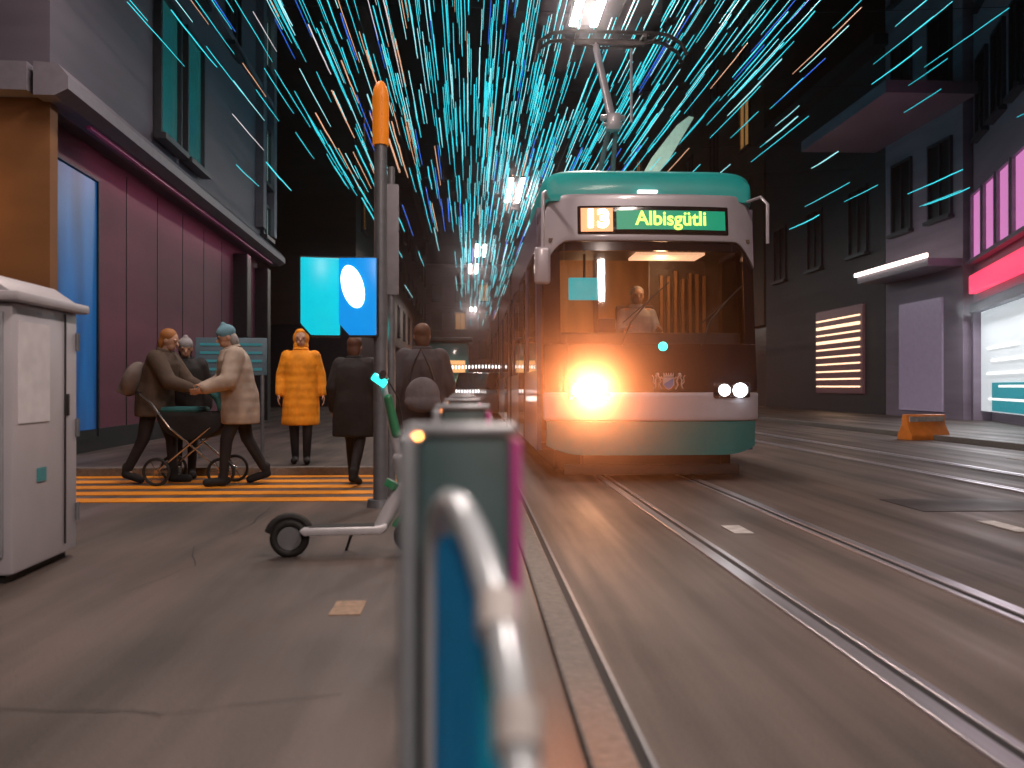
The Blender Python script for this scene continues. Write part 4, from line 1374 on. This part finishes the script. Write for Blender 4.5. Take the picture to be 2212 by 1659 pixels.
# ------------------------------------------------------------------ pram
p0 = P(425, 1045, 9.6)
pr = thing('pram', 'dark pram with a teal hood on the orange crossing between two walkers', 'pram', (p0.x, 9.6, 0.004), R(-4))
mb = MB()
prof = []
for j in range(14):
    a = math.pi * j / 13
    prof.append((0.36 * math.cos(a), 0.72 - 0.24 * math.sin(a)))
mb.prism(prof + [(-0.36, 0.78), (0.36, 0.78)][::1], lambda u, v, t: (u, t, v), -0.19, 0.19)
mb.build('carrycot', C_black, pr, bevel=0.03)
mb = MB()
rings = []
for j in range(9):
    a = R(5 + 12 * j)
    rings.append([(0.10 + 0.34 * math.cos(a) * (0.6 + 0.4 * abs(math.sin(b_))) * (1 if True else 0), 0.21 * math.cos(b_), 0.77 + 0.30 * math.sin(a) * (0.75 + 0.25 * math.sin(b_))) for b_ in [math.pi * q / 8 for q in range(9)]])
vsr = [[mb.bm.verts.new(p) for p in r] for r in rings]
for a_, b_ in zip(vsr, vsr[1:]):
    for j in range(8):
        mb.bm.faces.new((a_[j], a_[j + 1], b_[j + 1], b_[j]))
o = mb.build('hood', C_teal, pr)
md = o.modifiers.new('s', 'SOLIDIFY')
md.thickness = 0.02
MB().box((-0.12, 0, 0.80), (0.42, 0.36, 0.06)).build('blanket', C_teal, pr, bevel=0.03)
mb = MB()
for s in (-1, 1):
    mb.cone((-0.34, s * 0.2, 0.16), (0.22, s * 0.2, 0.62), 0.012).cone((0.34, s * 0.2, 0.16), (-0.22, s * 0.2, 0.62), 0.012)
    mb.tube([(-0.2, s * 0.2, 0.6), (-0.42, s * 0.2, 0.88), (-0.55, s * 0.19, 0.98)], 0.012, 8)
mb.cone((-0.34, -0.22, 0.16), (-0.34, 0.22, 0.16), 0.012).cone((0.34, -0.22, 0.16), (0.34, 0.22, 0.16), 0.012)
mb.build('chassis', M_steel, pr)
MB().cone((-0.55, -0.21, 0.98), (-0.55, 0.21, 0.98), 0.017).build('push_bar', M_rubber, pr)
for x in (-0.34, 0.34):
    for s in (-1, 1):
        w = MB().tube([(x + 0.135 * math.cos(a * math.pi / 12), s * 0.225, 0.15 + 0.135 * math.sin(a * math.pi / 12)) for a in range(24)], 0.016, 8, True).build('wheel', M_rubber, pr)
        mb = MB()
        for a in range(6):
            mb.cone((x, s * 0.225, 0.15), (x + 0.13 * math.cos(a * math.pi / 3), s * 0.225, 0.15 + 0.13 * math.sin(a * math.pi / 3)), 0.004, n=6)
        mb.cone((x, s * 0.2, 0.15), (x, s * 0.24, 0.15), 0.02)
        mb.build('spokes', M_steel, w)

# ------------------------------------------------------------------ far cars and lit kiosk at the end of the street
def car(label, x, y, m, rz=0):
    t = thing('parked_car', label, 'car', (x, y, 0), rz)
    mb = MB()
    side = [(-2.1, 0.3), (2.1, 0.3), (2.15, 0.6), (2.0, 0.85), (1.1, 0.95), (-1.7, 0.98), (-2.1, 0.85)]
    mb.prism(side, lambda u, v, t_: (t_, u, v), -0.86, 0.86)
    mb.build('body', m, t, bevel=0.08, seg=3)
    mb = MB()
    mb.loft([[(-0.78, 1.15, 0.95), (0.78, 1.15, 0.95), (0.78, -1.75, 0.97), (-0.78, -1.75, 0.97)], [(-0.62, 0.45, 1.45), (0.62, 0.45, 1.45), (0.62, -1.2, 1.47), (-0.62, -1.2, 1.47)]])
    mb.build('cabin', M_black, t, bevel=0.06)
    for s in (-1, 1):
        MB().ell((s * 0.62, -2.1, 0.70), (0.16, 0.06, 0.08)).build('headlight', mat('car_lamp', (.8, .8, .8), .3, emit=(1, .93, .88), estr=7), t)
        for yy in (-1.35, 1.35):
            MB().cone((s * 0.70, yy, 0.32), (s * 0.88, yy, 0.32), 0.32, n=20).build('wheel', M_rubber, t)
    return t
car('silver car with lit headlamps far down the street left of the tram', 0.25, 27.5, mat('car_silver', (0.35, 0.35, 0.38), 0.3, .4), R(2))
ks = thing('kiosk', 'small lit kiosk with teal and yellow windows far down the street', 'kiosk', (-1.35, 33, PAVE), 0)
MB().box((0.35, 0.9, 1.3), (1.9, 1.8, 2.6)).build('walls', M_teal_d, ks, bevel=0.03)
MB().box((0.35, 0.85, 2.7), (2.2, 2.2, 0.16)).build('roof', M_dark, ks, bevel=0.03)
MB().box((-0.1, -0.02, 1.62), (0.7, 0.05, 0.6)).build('window', mat('kiosk_yellow', (.4, .4, .1), .3, emit=(.6, .75, .25), estr=.9), ks)
MB().box((0.8, -0.02, 1.7), (0.75, 0.05, 0.45)).build('window', mat('kiosk_amber', (.4, .3, .1), .3, emit=(1, .5, .2), estr=.9), ks)
MB().box((0.2, -0.03, 1.05), (1.4, 0.05, 0.35)).build('sign_board', mat('kiosk_teal', (.1, .4, .4), .3, emit=(.05, .7, .75), estr=.9), ks)
lc = thing('light_chain', 'chain of tiny white bulbs far down the street left of the tram flank', 'light chain', (0.0, 22.5, 1.55))
for n_, x0_, dx_, z_ in ((22, -0.95, 0.085, 0), (12, -0.55, 0.07, -0.62)):
    fl = MB()
    for i in range(n_):
        fl.ell((x0_ + i * dx_, 0, z_ - 0.01 * math.sin(i * 0.3)), (0.024, 0.024, 0.05), None, 6, 5)
    fl.build('bulb_row', mat('tiny_bulb', (.8, .8, .8), .4, emit=(1, .95, .95), estr=2.2, nosample=True), lc)
mb = MB()
mb.tube([(-1.0, 0, 0.06), (0, 0, 0.05), (0.95, 0, 0.06)], 0.006, 6).tube([(-0.6, 0, -0.56), (0.25, 0, -0.56)], 0.006, 6)
for x in (-1.0, 0.95):
    mb.cone((x, 0, -1.55), (x, 0, 0.06), 0.02)
mb.build('wire', M_dark, lc)

# ------------------------------------------------------------------ haze added to give the headlight its flare glow
mb = MB()
mb.box((2, 55, 14.5), (90, 175, 31))
hm = bpy.data.materials.new('haze')
hm.use_nodes = True
hn = hm.node_tree.nodes
hn.remove(hn['Principled BSDF'])
pv = hn.new('ShaderNodeVolumePrincipled')
pv.inputs['Color'].default_value = (0.9, 0.92, 1.0, 1)
pv.inputs['Density'].default_value = 0.0013
pv.inputs['Anisotropy'].default_value = 0.972
hm.node_tree.links.new(pv.outputs[0], hn['Material Output'].inputs['Volume'])
hz = mb.build('haze', hm, smooth=False)
tag(hz, kind='stuff')
